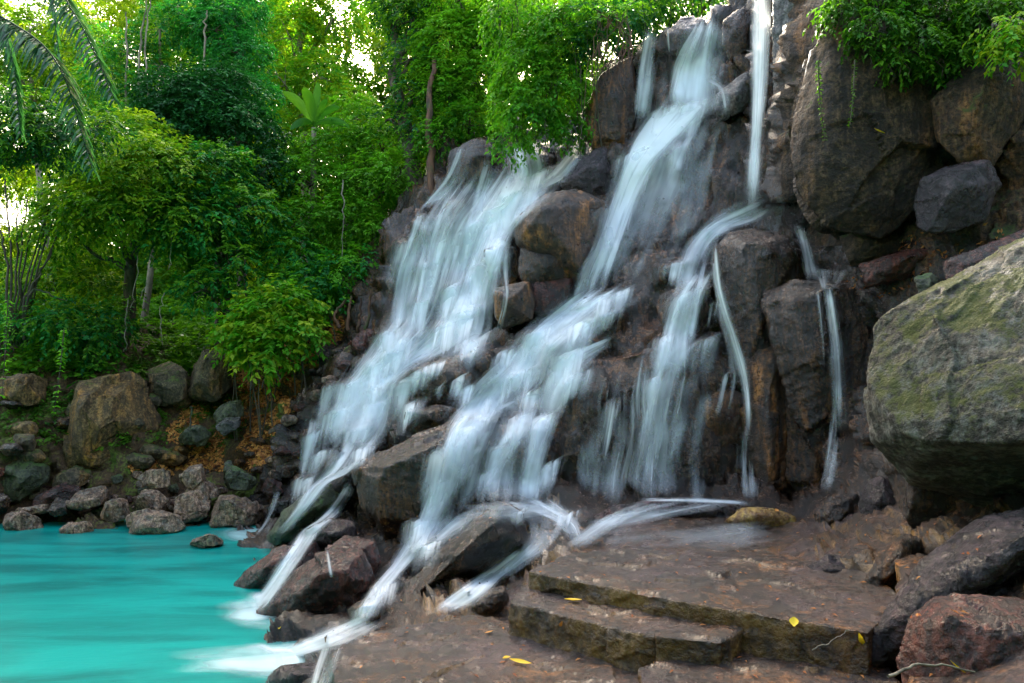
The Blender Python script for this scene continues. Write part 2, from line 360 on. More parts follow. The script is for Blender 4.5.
YTOP = [(-170, 345), (0, 348), (100, 345), (200, 352), (300, 325), (360, 255), (400, 200), (440, 150), (480, 135), (540, 125), (585, 104), (600, 66), (640, 44), (665, 32), (715, 26), (740, -25), (780, -60), (1180, -70)]
cols = np.arange(-170, 1181, 3.0); NR = 250
ytop = interp(cols, YTOP); v = np.linspace(0, 1, NR)
PX = np.repeat(cols[None], NR, 0); PY = 735 + (ytop[None] - 735) * v[:, None]
Y0 = depth(PX, PY)
B = P(PX, PY, Y0)
# keep the pool bed below the water
pool_zone = (PY > 536) & (PX < 232)
B[..., 2] = np.where(pool_zone, np.minimum(B[..., 2], -0.25), B[..., 2])
stepz = (PY > 566) & (PX > 470) & (PX < 905)
B[..., 2] = np.where(stepz, np.minimum(B[..., 2], 0.52), B[..., 2])
stepz = (PY > 592) & (PX > 325) & (PX <= 470)
B[..., 2] = np.where(stepz, np.minimum(B[..., 2], 0.40), B[..., 2])
back = []
for k, dy in enumerate([0.4, 0.9, 1.6, 2.6, 4, 6, 9, 13, 18, 26, 40]):
    e = B[-1].copy(); e[:, 1] += dy
    sl = interp(cols, [(-170, 0.27), (300, 0.27), (400, 0.2), (600, 0.12), (1180, 0.25)])
    e[:, 2] += dy * sl; e[:, 0] *= e[:, 1] / B[-1][:, 1]; back.append(e)
front = []
for dy in [-0.8, -2, -4, -7]:
    e = B[0].copy(); e[:, 1] = np.minimum(e[:, 1] + dy, e[:, 1]); front.append(e)
front = front[::-1]
G = np.concatenate([np.array(front), B, np.array(back)], 0)
GPX = np.concatenate([np.repeat(cols[None], 4, 0), PX, np.repeat(cols[None], 11, 0)]); GPY = np.concatenate([np.full((4, len(cols)), 760.), PY, np.repeat(ytop[None] - 20, 11, 0)])
def gnormals(G):
    du = np.gradient(G, axis=1); dv = np.gradient(G, axis=0); n = np.cross(du, dv)
    return n / (np.linalg.norm(n, axis=-1, keepdims=True) + 1e-9)
Nn = gnormals(G)
for _ in range(6):
    Nn[1:-1, 1:-1] = (Nn[:-2, 1:-1] + Nn[2:, 1:-1] + Nn[1:-1, :-2] + Nn[1:-1, 2:] + Nn[1:-1, 1:-1]) / 5
Nn /= np.linalg.norm(Nn, axis=-1, keepdims=True)
if Nn[100, 200, 1] > 0: Nn = -Nn
pts = G.reshape(-1, 3)
wr = pts + np.stack([fbm(pts, 0.8, 3, 11), fbm(pts, 0.8, 3, 12), fbm(pts, 0.8, 3, 13)], 1) * 0.12
rot = np.array(Matrix.Rotation(R(24), 3, 'Y') @ Matrix.Rotation(R(18), 3, 'X'))
q = (wr @ rot.T) * np.array([1.0, 1.0, 0.6])
f1, e1 = facet(q, 1.5, 3, 1.0, 0.6); f2_, e2 = facet(q, 0.55, 5, 1.0, 0.45); f3, e3 = facet(q, 0.16, 9, 1.0, 0.5)
zone = np.ones(GPX.size) * 1.0
gx, gy = GPX.ravel(), GPY.ravel()
def sm(x, a, b): t = np.clip((x - a) / (b - a), 0, 1); return t * t * (3 - 2 * t)
fgz = np.maximum(sm(gy, 492, 515) * sm(gx, 540, 600), np.maximum(sm(gy, 560, 590) * sm(gx, 440, 500), sm(gy, 610, 650) * sm(gx, 310, 360)))               # flat foreground slab
fgz = fgz * (1 - .55 * sm(gx, 765, 830) * (1 - sm(gy, 590, 630)))
bankz = 1 - sm(gx, 250, 330)
uprt = sm(gx, 790, 830) * (1 - sm(gy, 210, 260))
a1 = 0.34 * (1 - fgz * 0.97) * (1 - bankz * 0.25) * (1 - uprt * 0.6)
a2 = 0.15 * (1 - fgz * 0.93) * (1 - uprt * 0.5)
a3 = 0.034 * (1 - fgz * 0.85)
poolf = ((gy > 530) & (gx < 240)).astype(float)
b1 = blocks(q * np.array([1, 1, 1.3]), 0.8, 31, .8); b2 = blocks(q * np.array([1, 1, 1.2]), 0.33, 37, .8)
disp = (a1 * (f1 * .65 + b1 * .55) + a2 * (f2_ * .6 + b2 * .8) + a3 * f3 + fbm(pts, 0.25, 4, 21) * 0.022 * (1 - fgz * 0.6) + fbm(pts, 2.5, 3, 25) * 0.10 * (1 - fgz)) * (1 - poolf * 0.95)
G2 = (pts + Nn.reshape(-1, 3) * disp[:, None]).reshape(G.shape)
near = gy.reshape(GPX.shape) > 740
FA = grid_faces(*G.shape[:2])
fpx = GPX.ravel()[FA].mean(1); fpy = GPY.ravel()[FA].mean(1)
reg = np.zeros(len(FA), int)                             # 0 cliff 1 ledge 2 bank 3 pool_floor 4 brown cliff
edge_bank = np.interp(fpy, [120, 250, 330, 400, 440, 480, 520, 560], [385, 372, 345, 300, 285, 262, 232, 225])
reg[(fpx < edge_bank)] = 2
reg[(fpx < edge_bank) & (fpy > 533)] = 3
reg[(fpy > 512) & (fpx > np.interp(fpy, [510, 560, 620, 700], [560, 500, 420, 300]))] = 1
reg[(fpx > 800) & (fpy < 245)] = 4
def sub(name, k, mat):
    f = FA[reg == k]; u, inv = np.unique(f.ravel(), return_inverse=True)
    o = mesh_np(name, G2.reshape(-1, 3)[u], inv.reshape(-1, 4), mat); tag(o, kind='structure'); return o
sub('cliff', 0, M['cliff']); sub('rock_ledge', 1, M['slab']); sub('bank', 2, M['earth']); sub('pool_floor', 3, M['earth']); sub('upper_cliff', 4, M['brown'])

bvh_v = [G2.reshape(-1, 3)]; bvh_f = [FA]; bvh_n = [len(G2.reshape(-1, 3))]
def add_bvh(V, Fc):
    bvh_f.append(np.asarray(Fc) + sum(bvh_n)); bvh_v.append(V); bvh_n.append(len(V))

# far ground sheet and pool
def sheet(name, x0, x1, y0, y1, z, mat, nx=2, ny=2):
    xs = np.linspace(x0, x1, nx); ys = np.linspace(y0, y1, ny); XX, YY = np.meshgrid(xs, ys)
    return tag(mesh_np(name, np.stack([XX, YY, np.full_like(XX, z)], -1).reshape(-1, 3), grid_faces(ny, nx), mat), kind='structure')
sheet('ground', -600, 600, -600, 600, -1.2, M['earth'])
sheet('water', -40, 1.2, -8, 17.5, 0.0, M['pool'])

# ------------------------------------------------------------------ rocks
def remesh(hullpts, voxel):
    bm = bmesh.new()
    for p in hullpts: bm.verts.new(p)
    r = bmesh.ops.convex_hull(bm, input=bm.verts)
    bmesh.ops.delete(bm, geom=list({g for g in r['geom_interior'] + r['geom_unused'] if isinstance(g, bmesh.types.BMVert)}), context='VERTS')
    bmesh.ops.recalc_face_normals(bm, faces=bm.faces)
    me = bpy.data.meshes.new('tmp'); bm.to_mesh(me); bm.free()
    o = bpy.data.objects.new('tmp', me); C.objects.link(o)
    md = o.modifiers.new('r', 'REMESH'); md.mode = 'VOXEL'; md.voxel_size = voxel
    dg = bpy.context.evaluated_depsgraph_get(); ev = o.evaluated_get(dg); m2 = ev.to_mesh()
    V = np.empty(len(m2.vertices) * 3, np.float32); m2.vertices.foreach_get('co', V)
    nf = len(m2.polygons); tot = np.empty(nf, np.int32); m2.polygons.foreach_get('loop_total', tot)
    L = np.empty(len(m2.loops), np.int32); m2.loops.foreach_get('vertex_index', L)
    assert (tot == 4).all() or True
    if (tot == 4).all(): Fc = L.reshape(-1, 4)
    else:
        st = np.r_[0, np.cumsum(tot)[:-1]]; Fc = np.array([[L[s], L[s + 1], L[s + 2], L[s + min(3, t - 1)]] for s, t in zip(st, tot)])
    ev.to_mesh_clear(); bpy.data.objects.remove(o); bpy.data.meshes.remove(me)
    return V.reshape(-1, 3).astype(float), Fc
def vnormals(V, Fc):
    n = np.cross(V[Fc[:, 2]] - V[Fc[:, 0]], V[Fc[:, 3]] - V[Fc[:, 1]]); out = np.zeros_like(V)
    for k in range(4): np.add.at(out, Fc[:, k], n)
    return out / (np.linalg.norm(out, axis=1, keepdims=True) + 1e-12)
def relax(V, Fc, it):
    for _ in range(it):
        s = np.zeros_like(V); c = np.zeros(len(V))
        for k in range(4):
            a, b = Fc[:, k], Fc[:, (k + 1) % 4]
            np.add.at(s, a, V[b]); np.add.at(c, a, 1); np.add.at(s, b, V[a]); np.add.at(c, b, 1)
        V = V * 0.4 + 0.6 * s / c[:, None]
    return V
rock_count = [0]
def rock(label, mat, out, Y, thick=None, inner=(), rough=0.5, cat='rock', name='boulder', soft=1, cut=0.45, group=None, vox=None, kind=None, flat=False):
    """out: outline (px,py[,dY]) on the photo; inner: nearer ridge points (px,py,dY<0). Real size comes from the distance Y."""
    rock_count[0] += 1
    o3 = []; a = np.array([(p[0], p[1]) for p in out], float); w = (a.max(0) - a.min(0)) / F * Y
    size = float(w.mean()); thick = thick or size * 0.9
    cen = a.mean(0)
    for p in out:
        dY = p[2] if len(p) > 2 else 0.0
        o3.append(P(p[0], p[1], Y + dY))
        bx = cen + (np.array(p[:2]) - cen) * 0.84
        o3.append(P(bx[0], bx[1], Y + dY + thick))
    for p in inner: o3.append(P(p[0], p[1], Y + p[2]))
    if not len(inner):
        o3.append(P(cen[0], cen[1] - (a[:, 1].max() - a[:, 1].min()) * 0.12, Y - thick * 0.3))
    vx = vox or max(0.011, min(size / 26, Y * 0.0028))
    V, Fc = remesh([tuple(p) for p in o3], vx)
    s = rock_count[0]; rg_ = np.random.default_rng(s + 100); c0 = V.mean(0)
    for kk in range(16):                      # broken flat faces
        nd = rg_.normal(0, 1, 3); nd[1] -= .7; nd[2] += .3
        if kk % 2: nd = np.array([[-.9, -.5, .15], [.45, -.9, .1], [.15, -.25, 1.0], [.9, -.35, .2]])[(kk // 2) % 4] + rg_.normal(0, .22, 3)
        nd /= np.linalg.norm(nd)
        pr_ = (V - c0) @ nd; over = pr_ - pr_.max() * rg_.uniform(1 - .16 * cut, 1 - .04 * cut); V = V - np.maximum(over, 0)[:, None] * nd
    V = relax(V, Fc, soft)
    nn = vnormals(V, Fc)
    wv = (V + s * 3.1 + np.stack([fbm(V, size * .5, 2, s + 7), fbm(V, size * .5, 2, s + 8), fbm(V, size * .5, 2, s + 9)], 1) * size * .10)
    th_ = (s * 2.399) % 0.9 - 0.45; Rm = np.array(Matrix.Rotation(th_, 3, 'Y') @ Matrix.Rotation(th_ * .7, 3, 'X')); fv = (wv @ Rm.T) * np.array([1.0, 1.0, 0.6])
    g1, _e = facet(fv, size * 0.5, s, 1.0, 0.35); g2 = blocks(fv * np.array([1, 1, 1.2]), size * 0.27, s + 50, .9)
    crk = np.clip(1 - _e / 0.03, 0, 1) * size * 0.004
    d = (g1 * size * 0.08 + g2 * size * 0.034 - crk) * rough * .6 + fbm(wv, size * 0.3, 5, s, 0.6) * size * 0.008 + fbm(wv, 0.10, 4, s, 0.65) * 0.009
    V = V + nn * d[:, None]
    org = V.mean(0); org[2] = V[:, 2].min()
    if kind:
        o = mesh_np(name, V, Fc, M[mat], origin=org); tag(o, kind=kind)
    else:
        o = mesh_np(name, V, Fc, M[mat], origin=org); tag(o, label, cat, group)
    add_bvh(V, Fc)
    return o

ROCKS = [
 # label, mat, outline, Y, thick, inner
 ('wedge shaped rock with a rust orange face standing between the two big cascades', 'orange', [(514,220),(538,198),(574,186),(606,200),(601,238),(588,268),(572,286),(540,262),(515,244)], 13.85, 1.3, [(536,212,-.75),(583,268,-.45),(520,240,-.3)], .25),
 ('dark underside block just below the rust orange wedge rock', 'dark', [(520,245),(556,238),(580,262),(570,285),(530,292),(519,275)], 13.75, 1.2, [(545,262,-.35)]),
 ('small square rust brown block under the wedge rock', 'orange', [(493,288),(530,280),(536,300),(532,320),(502,330),(494,315)], 13.4, 0.9, [(512,300,-.3)]),
 ('reddish flat rock tucked behind the small square block', 'red', [(530,282),(575,278),(568,300),(540,318),(528,310)], 13.6, 0.9, [(550,296,-.15)]),
 ('blocky grey brown rock with water spilling over its right side above the big angular block', 'dark', [(407,372),(440,358),(475,352),(490,372),(485,400),(450,412),(415,410)], 12.9, 1.4, [(440,375,-.45),(470,375,-.4),(432,395,-.3)]),
 ('small dome shaped rock under the veil beside the blocky grey brown rock', 'dark', [(464,356),(478,346),(496,352),(500,375),(492,392),(468,390)], 12.9, 0.9, [(480,365,-.3)]),
 ('low flat topped rock ledge above the big angular block', 'dark', [(404,412),(440,404),(465,410),(460,428),(420,436),(404,428)], 12.2, 1.2, [(430,415,-.3)]),
 ('big angular dark brown block with a flat ridge in the middle of the lower cascade', 'dark', [(350,468),(378,450),(420,432),(470,412),(505,420),(500,470),(480,530),(430,548),(385,546),(358,505)], 11.2, 2.0, [(376,470,-.7),(440,445,-.8),(470,440,-.6),(380,520,-.6),(440,520,-.7)]),
 ('rounded dark rock shoulder under the silky veils right of the big angular block', 'dark', [(470,440),(500,424),(545,425),(560,460),(552,500),(500,505),(468,495)], 11.4, 1.2, [(510,440,-.35),(530,470,-.4)]),
 ('tall domed wet rock directly below the thin plunging stream', 'dark', [(712,250),(728,232),(755,226),(790,234),(806,250),(810,290),(800,340),(790,400),(735,400),(722,330),(710,280)], 11.5, 1.8, [(755,245,-.55),(735,262,-.35),(785,262,-.5),(760,330,-.5)]),
 ('rusty lower pillar beneath the tall domed wet rock', 'orange', [(745,345),(790,340),(800,400),(795,495),(752,498),(742,430)], 11.2, 1.3, [(768,370,-.35),(770,480,-.35)]),
 ('broad dark pillar rock carrying the short stream right of the domed rock', 'dark', [(760,290),(800,276),(850,276),(885,282),(884,330),(872,400),(868,470),(820,470),(786,400),(768,340)], 10.7, 1.8, [(790,300,-.35),(850,292,-.4),(862,400,-.35),(812,350,-.5)]),
 ('rounded dark column at the foot of the broad pillar rock', 'dark', [(786,390),(830,392),(850,420),(845,490),(800,497),(785,480)], 11.0, 1.0, [(815,420,-.3),(815,480,-.3)]),
 ('huge grey boulder spotted with lichen and moss at the edge of the ledge', 'grey', [(872,322),(900,302),(950,275),(1010,245),(1080,222,-.5),(1150,300,-1.2),(1150,430,-1),(1080,505,.3),(990,510,.5),(910,485,.4),(874,440,.1),(867,380)], 6.0, 2.6, [(905,330,-.2),(990,288,-.35),(1060,290,-.8),(884,395,-.3),(925,425,-.8),(1000,432,-1.15),(1080,430,-1.4)], .3),
 ('black overhung rock in the deep shade beneath the huge grey boulder', 'dark', [(880,445),(950,425),(1060,425),(1130,490),(1090,545),(990,548),(915,532),(888,495)], 6.9, 2.2, [(940,470,-.1),(1020,480,-.3)]),
 ('broad brown cliff wall filling the recess behind the purple grey slab', 'brown', [(880,-30),(960,-40),(1060,-30),(1100,80),(1080,200),(1010,262),(940,262),(890,235),(880,120)], 10.5, 2.0, [(960,60,-.3),(1020,180,-.4),(930,200,-.2)], .9),
 ('tall cracked grey slab standing beside the top of the thin plunging stream', 'greyslab', [(772,-30),(830,-30),(832,20),(822,50),(800,75),(792,110),(782,140),(774,110)], 12.6, 1.0, [(800,10,-.3),(795,60,-.25)]),
 ('great brown cliff block with moss streaks under the hanging ferns', 'brown', [(786,150),(798,95),(812,55),(828,0),(900,-30),(970,-20),(1000,50),(988,115),(948,160),(928,215),(880,238),(822,228),(795,195)], 10.0, 2.2, [(830,70,-.35),(900,40,-.5),(960,60,-.4),(940,140,-.45),(870,200,-.35),(815,190,-.15),(835,140,-.4)], 1.1),
 ('pale purple grey slab wedged under the brown cliff block', 'purple', [(912,205),(922,178),(950,164),(990,158),(1002,185),(985,222),(940,236),(918,228)], 9.0, 1.6, [(950,180,-.35),(975,176,-.35)]),
 ('pale wet rock strip running down beside the dark hollow above the huge boulder', 'brown', [(930,100),(965,60),(1010,30),(1045,60),(1030,110),(1005,140),(990,170),(960,164),(938,140)], 9.2, 1.8, [(985,85,-.4),(965,130,-.35)]),
 ('small rounded brown rock behind the dome beside the mist', 'purple', [(785,190),(810,182),(832,192),(836,220),(826,240),(795,240),(782,215)], 11.9, 0.9, [(808,205,-.3)]),
 ('brown boulder with a mossy top supporting the brown cliff block', 'brown', [(838,236),(868,228),(905,226),(912,250),(900,262),(850,268)], 10.3, 0.9, [(870,240,-.25)]),
 ('flat reddish shelf rock covered with fallen leaves beside the dark hollow', 'red', [(858,265),(910,248),(960,240),(968,256),(920,275),(866,288)], 9.9, 1.2, [(905,258,-.3)]),
 ('small mossy rock lodged at the top rim of the huge boulder', 'green', [(915,278),(930,272),(945,282),(942,298),(920,300)], 8.3, 0.4, [(930,286,-.1)]),
 ('red brown leafy rim rock above the huge boulder', 'red', [(940,262),(1000,240),(1060,220),(1070,250),(990,275),(950,285)], 8.0, 0.9, [(1000,255,-.2)]),
 # cascade interior rocks
 ('small dark rock poking through the upper left cascade', 'dark', [(410,222),(424,212),(438,216),(440,240),(428,250),(412,242)], 16.9, 1.0, [(424,228,-.3)]),
 ('tall dark rock splitting the upper left cascade', 'dark', [(438,215),(452,196),(466,200),(468,240),(458,270),(440,272)], 16.7, 1.2, [(454,225,-.4)]),
 ('dark rock standing at the crest of the upper left cascade', 'dark', [(448,150),(480,135),(500,150),(492,185),(462,195),(446,180)], 17.9, 1.2, [(475,160,-.3)]),
 ('rock hump draped in water under the hanging vines', 'cliff', [(505,160),(530,148),(555,152),(560,180),(545,200),(512,198)], 17.0, 1.2, [(532,168,-.4)]),
 ('dark purple rock on the crest beside the wedge rock', 'purple', [(556,185),(575,160),(605,145),(620,165),(612,195),(585,200)], 15.0, 1.3, [(588,172,-.35)]),
 ('smooth wedge of rock under clear water left of the wedge rock', 'cliff', [(484,250),(505,243),(520,250),(520,285),(500,292),(488,280)], 14.5, 0.9, [(505,262,-.25)]),
 ('black rock knob on the crest of the main waterfall', 'dark', [(664,34),(682,16),(705,18),(712,37),(700,55),(672,58)], 15.0, 1.0, [(688,30,-.3)]),
 ('dark rust stained rock wall under the roots at the crest', 'orange', [(585,110),(600,75),(632,55),(640,100),(628,150),(600,160),(586,140)], 15.6, 1.5, [(612,100,-.3)]),
 ('long shiny rock shelf sticking out beside the thin plunging stream', 'greyslab', [(716,95),(740,75),(752,68),(760,90),(748,110),(720,122),(714,108)], 13.6, 1.0, [(738,92,-.2)]),
 ('blocky dark rock at the top between the main waterfall and the thin stream', 'dark', [(722,20),(745,5),(756,20),(752,50),(730,62),(722,45)], 14.3, 1.0, [(740,30,-.2)]),
 ('brown jutting rock low on the wet wall behind the thin strand', 'orange', [(690,400),(730,385),(750,400),(745,440),(715,450),(690,430)], 11.4, 0.8, [(722,412,-.25)]),
 ('broad wet rock wall behind the falling veils above the shallow pool', 'cliff', [(548,400),(600,350),(700,345),(745,370),(748,500),(640,505),(560,505),(545,450)], 11.6, 1.6, [(600,390,-.35),(700,390,-.3),(600,480,-.45),(700,480,-.35)]),
 ('stepped dark rock with a silky veil below the upper landing', 'cliff', [(540,345),(575,328),(612,335),(615,370),(600,400),(560,420),(538,390)], 12.2, 1.2, [(580,350,-.4),(570,390,-.35)]),
 ('dark rock cheek under the twin strands', 'cliff', [(655,300),(690,278),(720,282),(726,330),(716,370),(668,360)], 12.1, 1.2, [(690,305,-.35)]),
 # lower cascade
 ('long dark craggy ridge rock slanting between the two lowest cascades', 'dark', [(372,628),(400,590),(440,560),(470,525),(500,503),(522,512),(530,540),(500,560),(460,585),(420,612)], 8.3, 1.3, [(480,535,-.5),(440,575,-.5),(505,525,-.4)]),
 ('small dark rock under the shelf of white water beside the craggy ridge', 'dark', [(450,505),(465,495),(490,497),(495,508),(470,518),(452,516)], 10.8, 0.6, [(475,505,-.15)]),
 ('red brown boulder sloping into the turquoise pool', 'red', [(250,618),(270,600),(300,565),(330,545),(362,548),(378,580),(370,610),(330,625),(295,634),(262,632)], 8.9, 1.5, [(315,580,-.5),(345,575,-.4),(290,610,-.3)]),
 ('dark red rock behind the sloping boulder at the foot of the small fall', 'red', [(228,590),(245,570),(280,548),(315,540),(325,560),(300,580),(265,600),(232,600)], 10.2, 1.2, [(270,568,-.4)]),
 ('rounded red rock squeezed between the sloping boulder and the big angular block', 'red', [(325,550),(345,535),(375,540),(382,560),(372,585),(340,588)], 9.6, 1.0, [(355,556,-.35)]),
 ('flat topped purple brown rock under the little trickles', 'purple', [(303,530),(330,518),(355,520),(358,545),(335,555),(308,550)], 10.5, 1.0, [(335,532,-.3)]),
 ('green algae covered sloping rock beside the pool', 'green', [(264,540),(280,515),(305,492),(335,482),(345,500),(320,520),(295,540),(275,548)], 12.4, 1.2, [(305,510,-.4)]),
 ('dark rounded rock ridge above the green sloping rock', 'cliff', [(305,500),(325,480),(360,458),(375,468),(352,495),(330,520),(308,518)], 12.6, 1.0, [(340,485,-.3)]),
 ('craggy rock hump at the middle of the left cascade foot', 'cliff', [(310,478),(328,455),(345,448),(348,465),(335,485)], 13.6, 0.8, [(332,466,-.25)]),
 ('small round wet stone in the white water by the pool', 'dark', [(288,650),(300,638),(312,640),(312,652),(296,656)], 7.7, 0.35, [(302,645,-.08)]),
 ('rounded grey rock in the foam at the bottom edge', 'purple', [(262,683),(275,668),(310,662),(335,668),(340,700),(270,710)], 6.6, 0.8, [(300,675,-.25)]),
 ('small dark rock wet by the stream above the ledge', 'dark', [(508,556),(525,542),(560,536),(562,552),(548,566),(515,568)], 8.9, 0.7, [(540,548,-.25)]),
 ('grey rounded rock wet by the stream behind the stone steps', 'dark', [(558,556),(572,540),(600,534),(612,545),(600,562),(572,566)], 8.7, 0.7, [(588,548,-.25)]),
 ('thin wet rock slab standing in the small spillway beside the steps', 'dark', [(470,608),(490,590),(505,585),(510,600),(495,615),(476,618)], 7.0, 0.5, [(492,600,-.1)]),
 ('long low purple rock in the shallow water below the wet wall', 'purple', [(570,528),(610,508),(660,500),(720,500),(745,512),(735,530),(680,536),(600,538)], 9.9, 1.3, [(650,512,-.3),(715,512,-.25)]),
 ('ochre yellow rock glowing in the shallow water', 'yellow', [(722,522),(740,509),(765,506),(795,516),(800,528),(780,538),(745,536)], 9.3, 0.8, [(760,516,-.2)]),
 ('small dark stone in the shallow stream at the end of the purple rock', 'dark', [(585,545),(600,536),(622,536),(618,546),(596,552)], 9.2, 0.4, [(604,542,-.1)]),
 ('glistening pointed rock in the shallow water behind the step', 'purple', [(770,590),(790,572),(830,556),(855,558),(868,575),(845,596),(800,602),(775,600)], 6.7, 0.7, [(825,572,-.2),(845,578,-.15)]),
 ('purple wet rock slab under the dark hollow of the huge boulder', 'purple', [(858,505),(868,480),(885,475),(905,500),(925,525),(905,535),(868,538)], 8.0, 1.0, [(885,505,-.3)]),
 ('dark broken rock beside the purple slab at the foot of the pillar', 'dark', [(815,512),(835,492),(858,494),(862,530),(845,540),(818,536)], 8.8, 0.8, [(842,512,-.2)]),
 ('black craggy stones running down beside the slanting purple spine', 'dark', [(860,585),(880,555),(905,532),(922,540),(918,565),(890,590),(868,600)], 6.2, 0.7, [(892,565,-.2)]),
 ('slanting purple rock spine with a moss patch at the corner of the ledge', 'purple', [(860,660),(885,610),(920,560),(975,520),(1040,500),(1080,560),(1010,600),(960,600),(915,625),(895,668),(870,670)], 5.0, 0.9, [(905,600,-.15),(970,560,-.4),(1030,540,-.6)]),
 ('dark red and grey boulder at the bottom corner of the ledge', 'red', [(898,660),(908,620),(935,598),(985,595),(1060,605),(1100,680),(1060,740),(920,740)], 4.2, 0.9, [(950,620,-.25),(1010,640,-.4),(960,680,-.35)]),
 ('black knob of rock on the slanting purple spine', 'dark', [(945,556),(952,545),(966,538),(968,550),(955,562)], 4.9, 0.25, [(957,549,-.06)]),
 ('small dark knob of rock high on the slanting spine near the boulder', 'dark', [(978,542),(990,532),(1000,532),(994,545),(982,548)], 4.75, 0.2, [(989,538,-.05)]),
]
for r_ in ROCKS:
    rock(r_[0], r_[1], r_[2], r_[3], r_[4], r_[5], rough=(r_[6] if len(r_) > 6 else 0.5))

# stone steps on the ledge (cut slabs of one ledge)
def slab(label, mat, corners, zt, zb, name='stone_step', rough=0.35, cat='stone step'):
    """corners: pixel outline of the top face, which lies level at height zt."""
    pts_ = []
    for (a, b) in corners:
        d = ray(a, b); t = (zt - 2.5) / d[2]; q_ = CAM + d * t; pts_.append(tuple(q_)); pts_.append((q_[0], q_[1] + 0.02, zb))
    rock_count[0] += 1; s = rock_count[0]
    V, Fc = remesh(pts_, 0.0145); V = relax(V, Fc, 1); nn = vnormals(V, Fc); wv = V + s
    g1, _ = facet(wv, 0.4, s, 0.9, 0.5); g2, _ = facet(wv, 0.12, s + 3, 1, 0.4)
    V = V + nn * ((g1 * 0.03 + g2 * 0.012 + fbm(wv, 0.2, 5, s, 0.55) * 0.016) * rough * 2)[:, None]
    org = V.mean(0); org[2] = V[:, 2].min()
    o = mesh_np(name, V, Fc, M[mat], origin=org); tag(o, label, cat); add_bvh(V, Fc); return o
slab('long upper stone step with a rusty riser below the shallow water sheet', 'slab', [(530,572),(560,556),(640,545),(760,548),(880,575),(905,600),(868,632),(760,612),(690,603),(640,593)], 1.02, 0.6)
slab('middle stone step with a golden leaf lying on it', 'slab', [(510,602),(528,582),(645,600),(690,612),(655,635),(640,634)], 0.88, 0.45)
slab('short right stone step beside the broken corner', 'slab', [(648,622),(690,603),(745,612),(745,628),(722,642),(655,636)], 0.89, 0.5)
slab('broad brown slab at the near edge of the ledge above the pool', 'slab', [(328,652),(360,632),(420,625),(480,615),(520,625),(600,650),(690,662),(660,720),(480,740),(340,720)], 0.62, 0.0, name='rock_slab', cat='rock slab')
slab('low wet brown slab at the bottom in front of the steps', 'slab', [(640,668),(720,650),(800,640),(880,650),(900,690),(860,760),(640,760)], 0.74, 0.3, name='rock_slab', cat='rock slab')

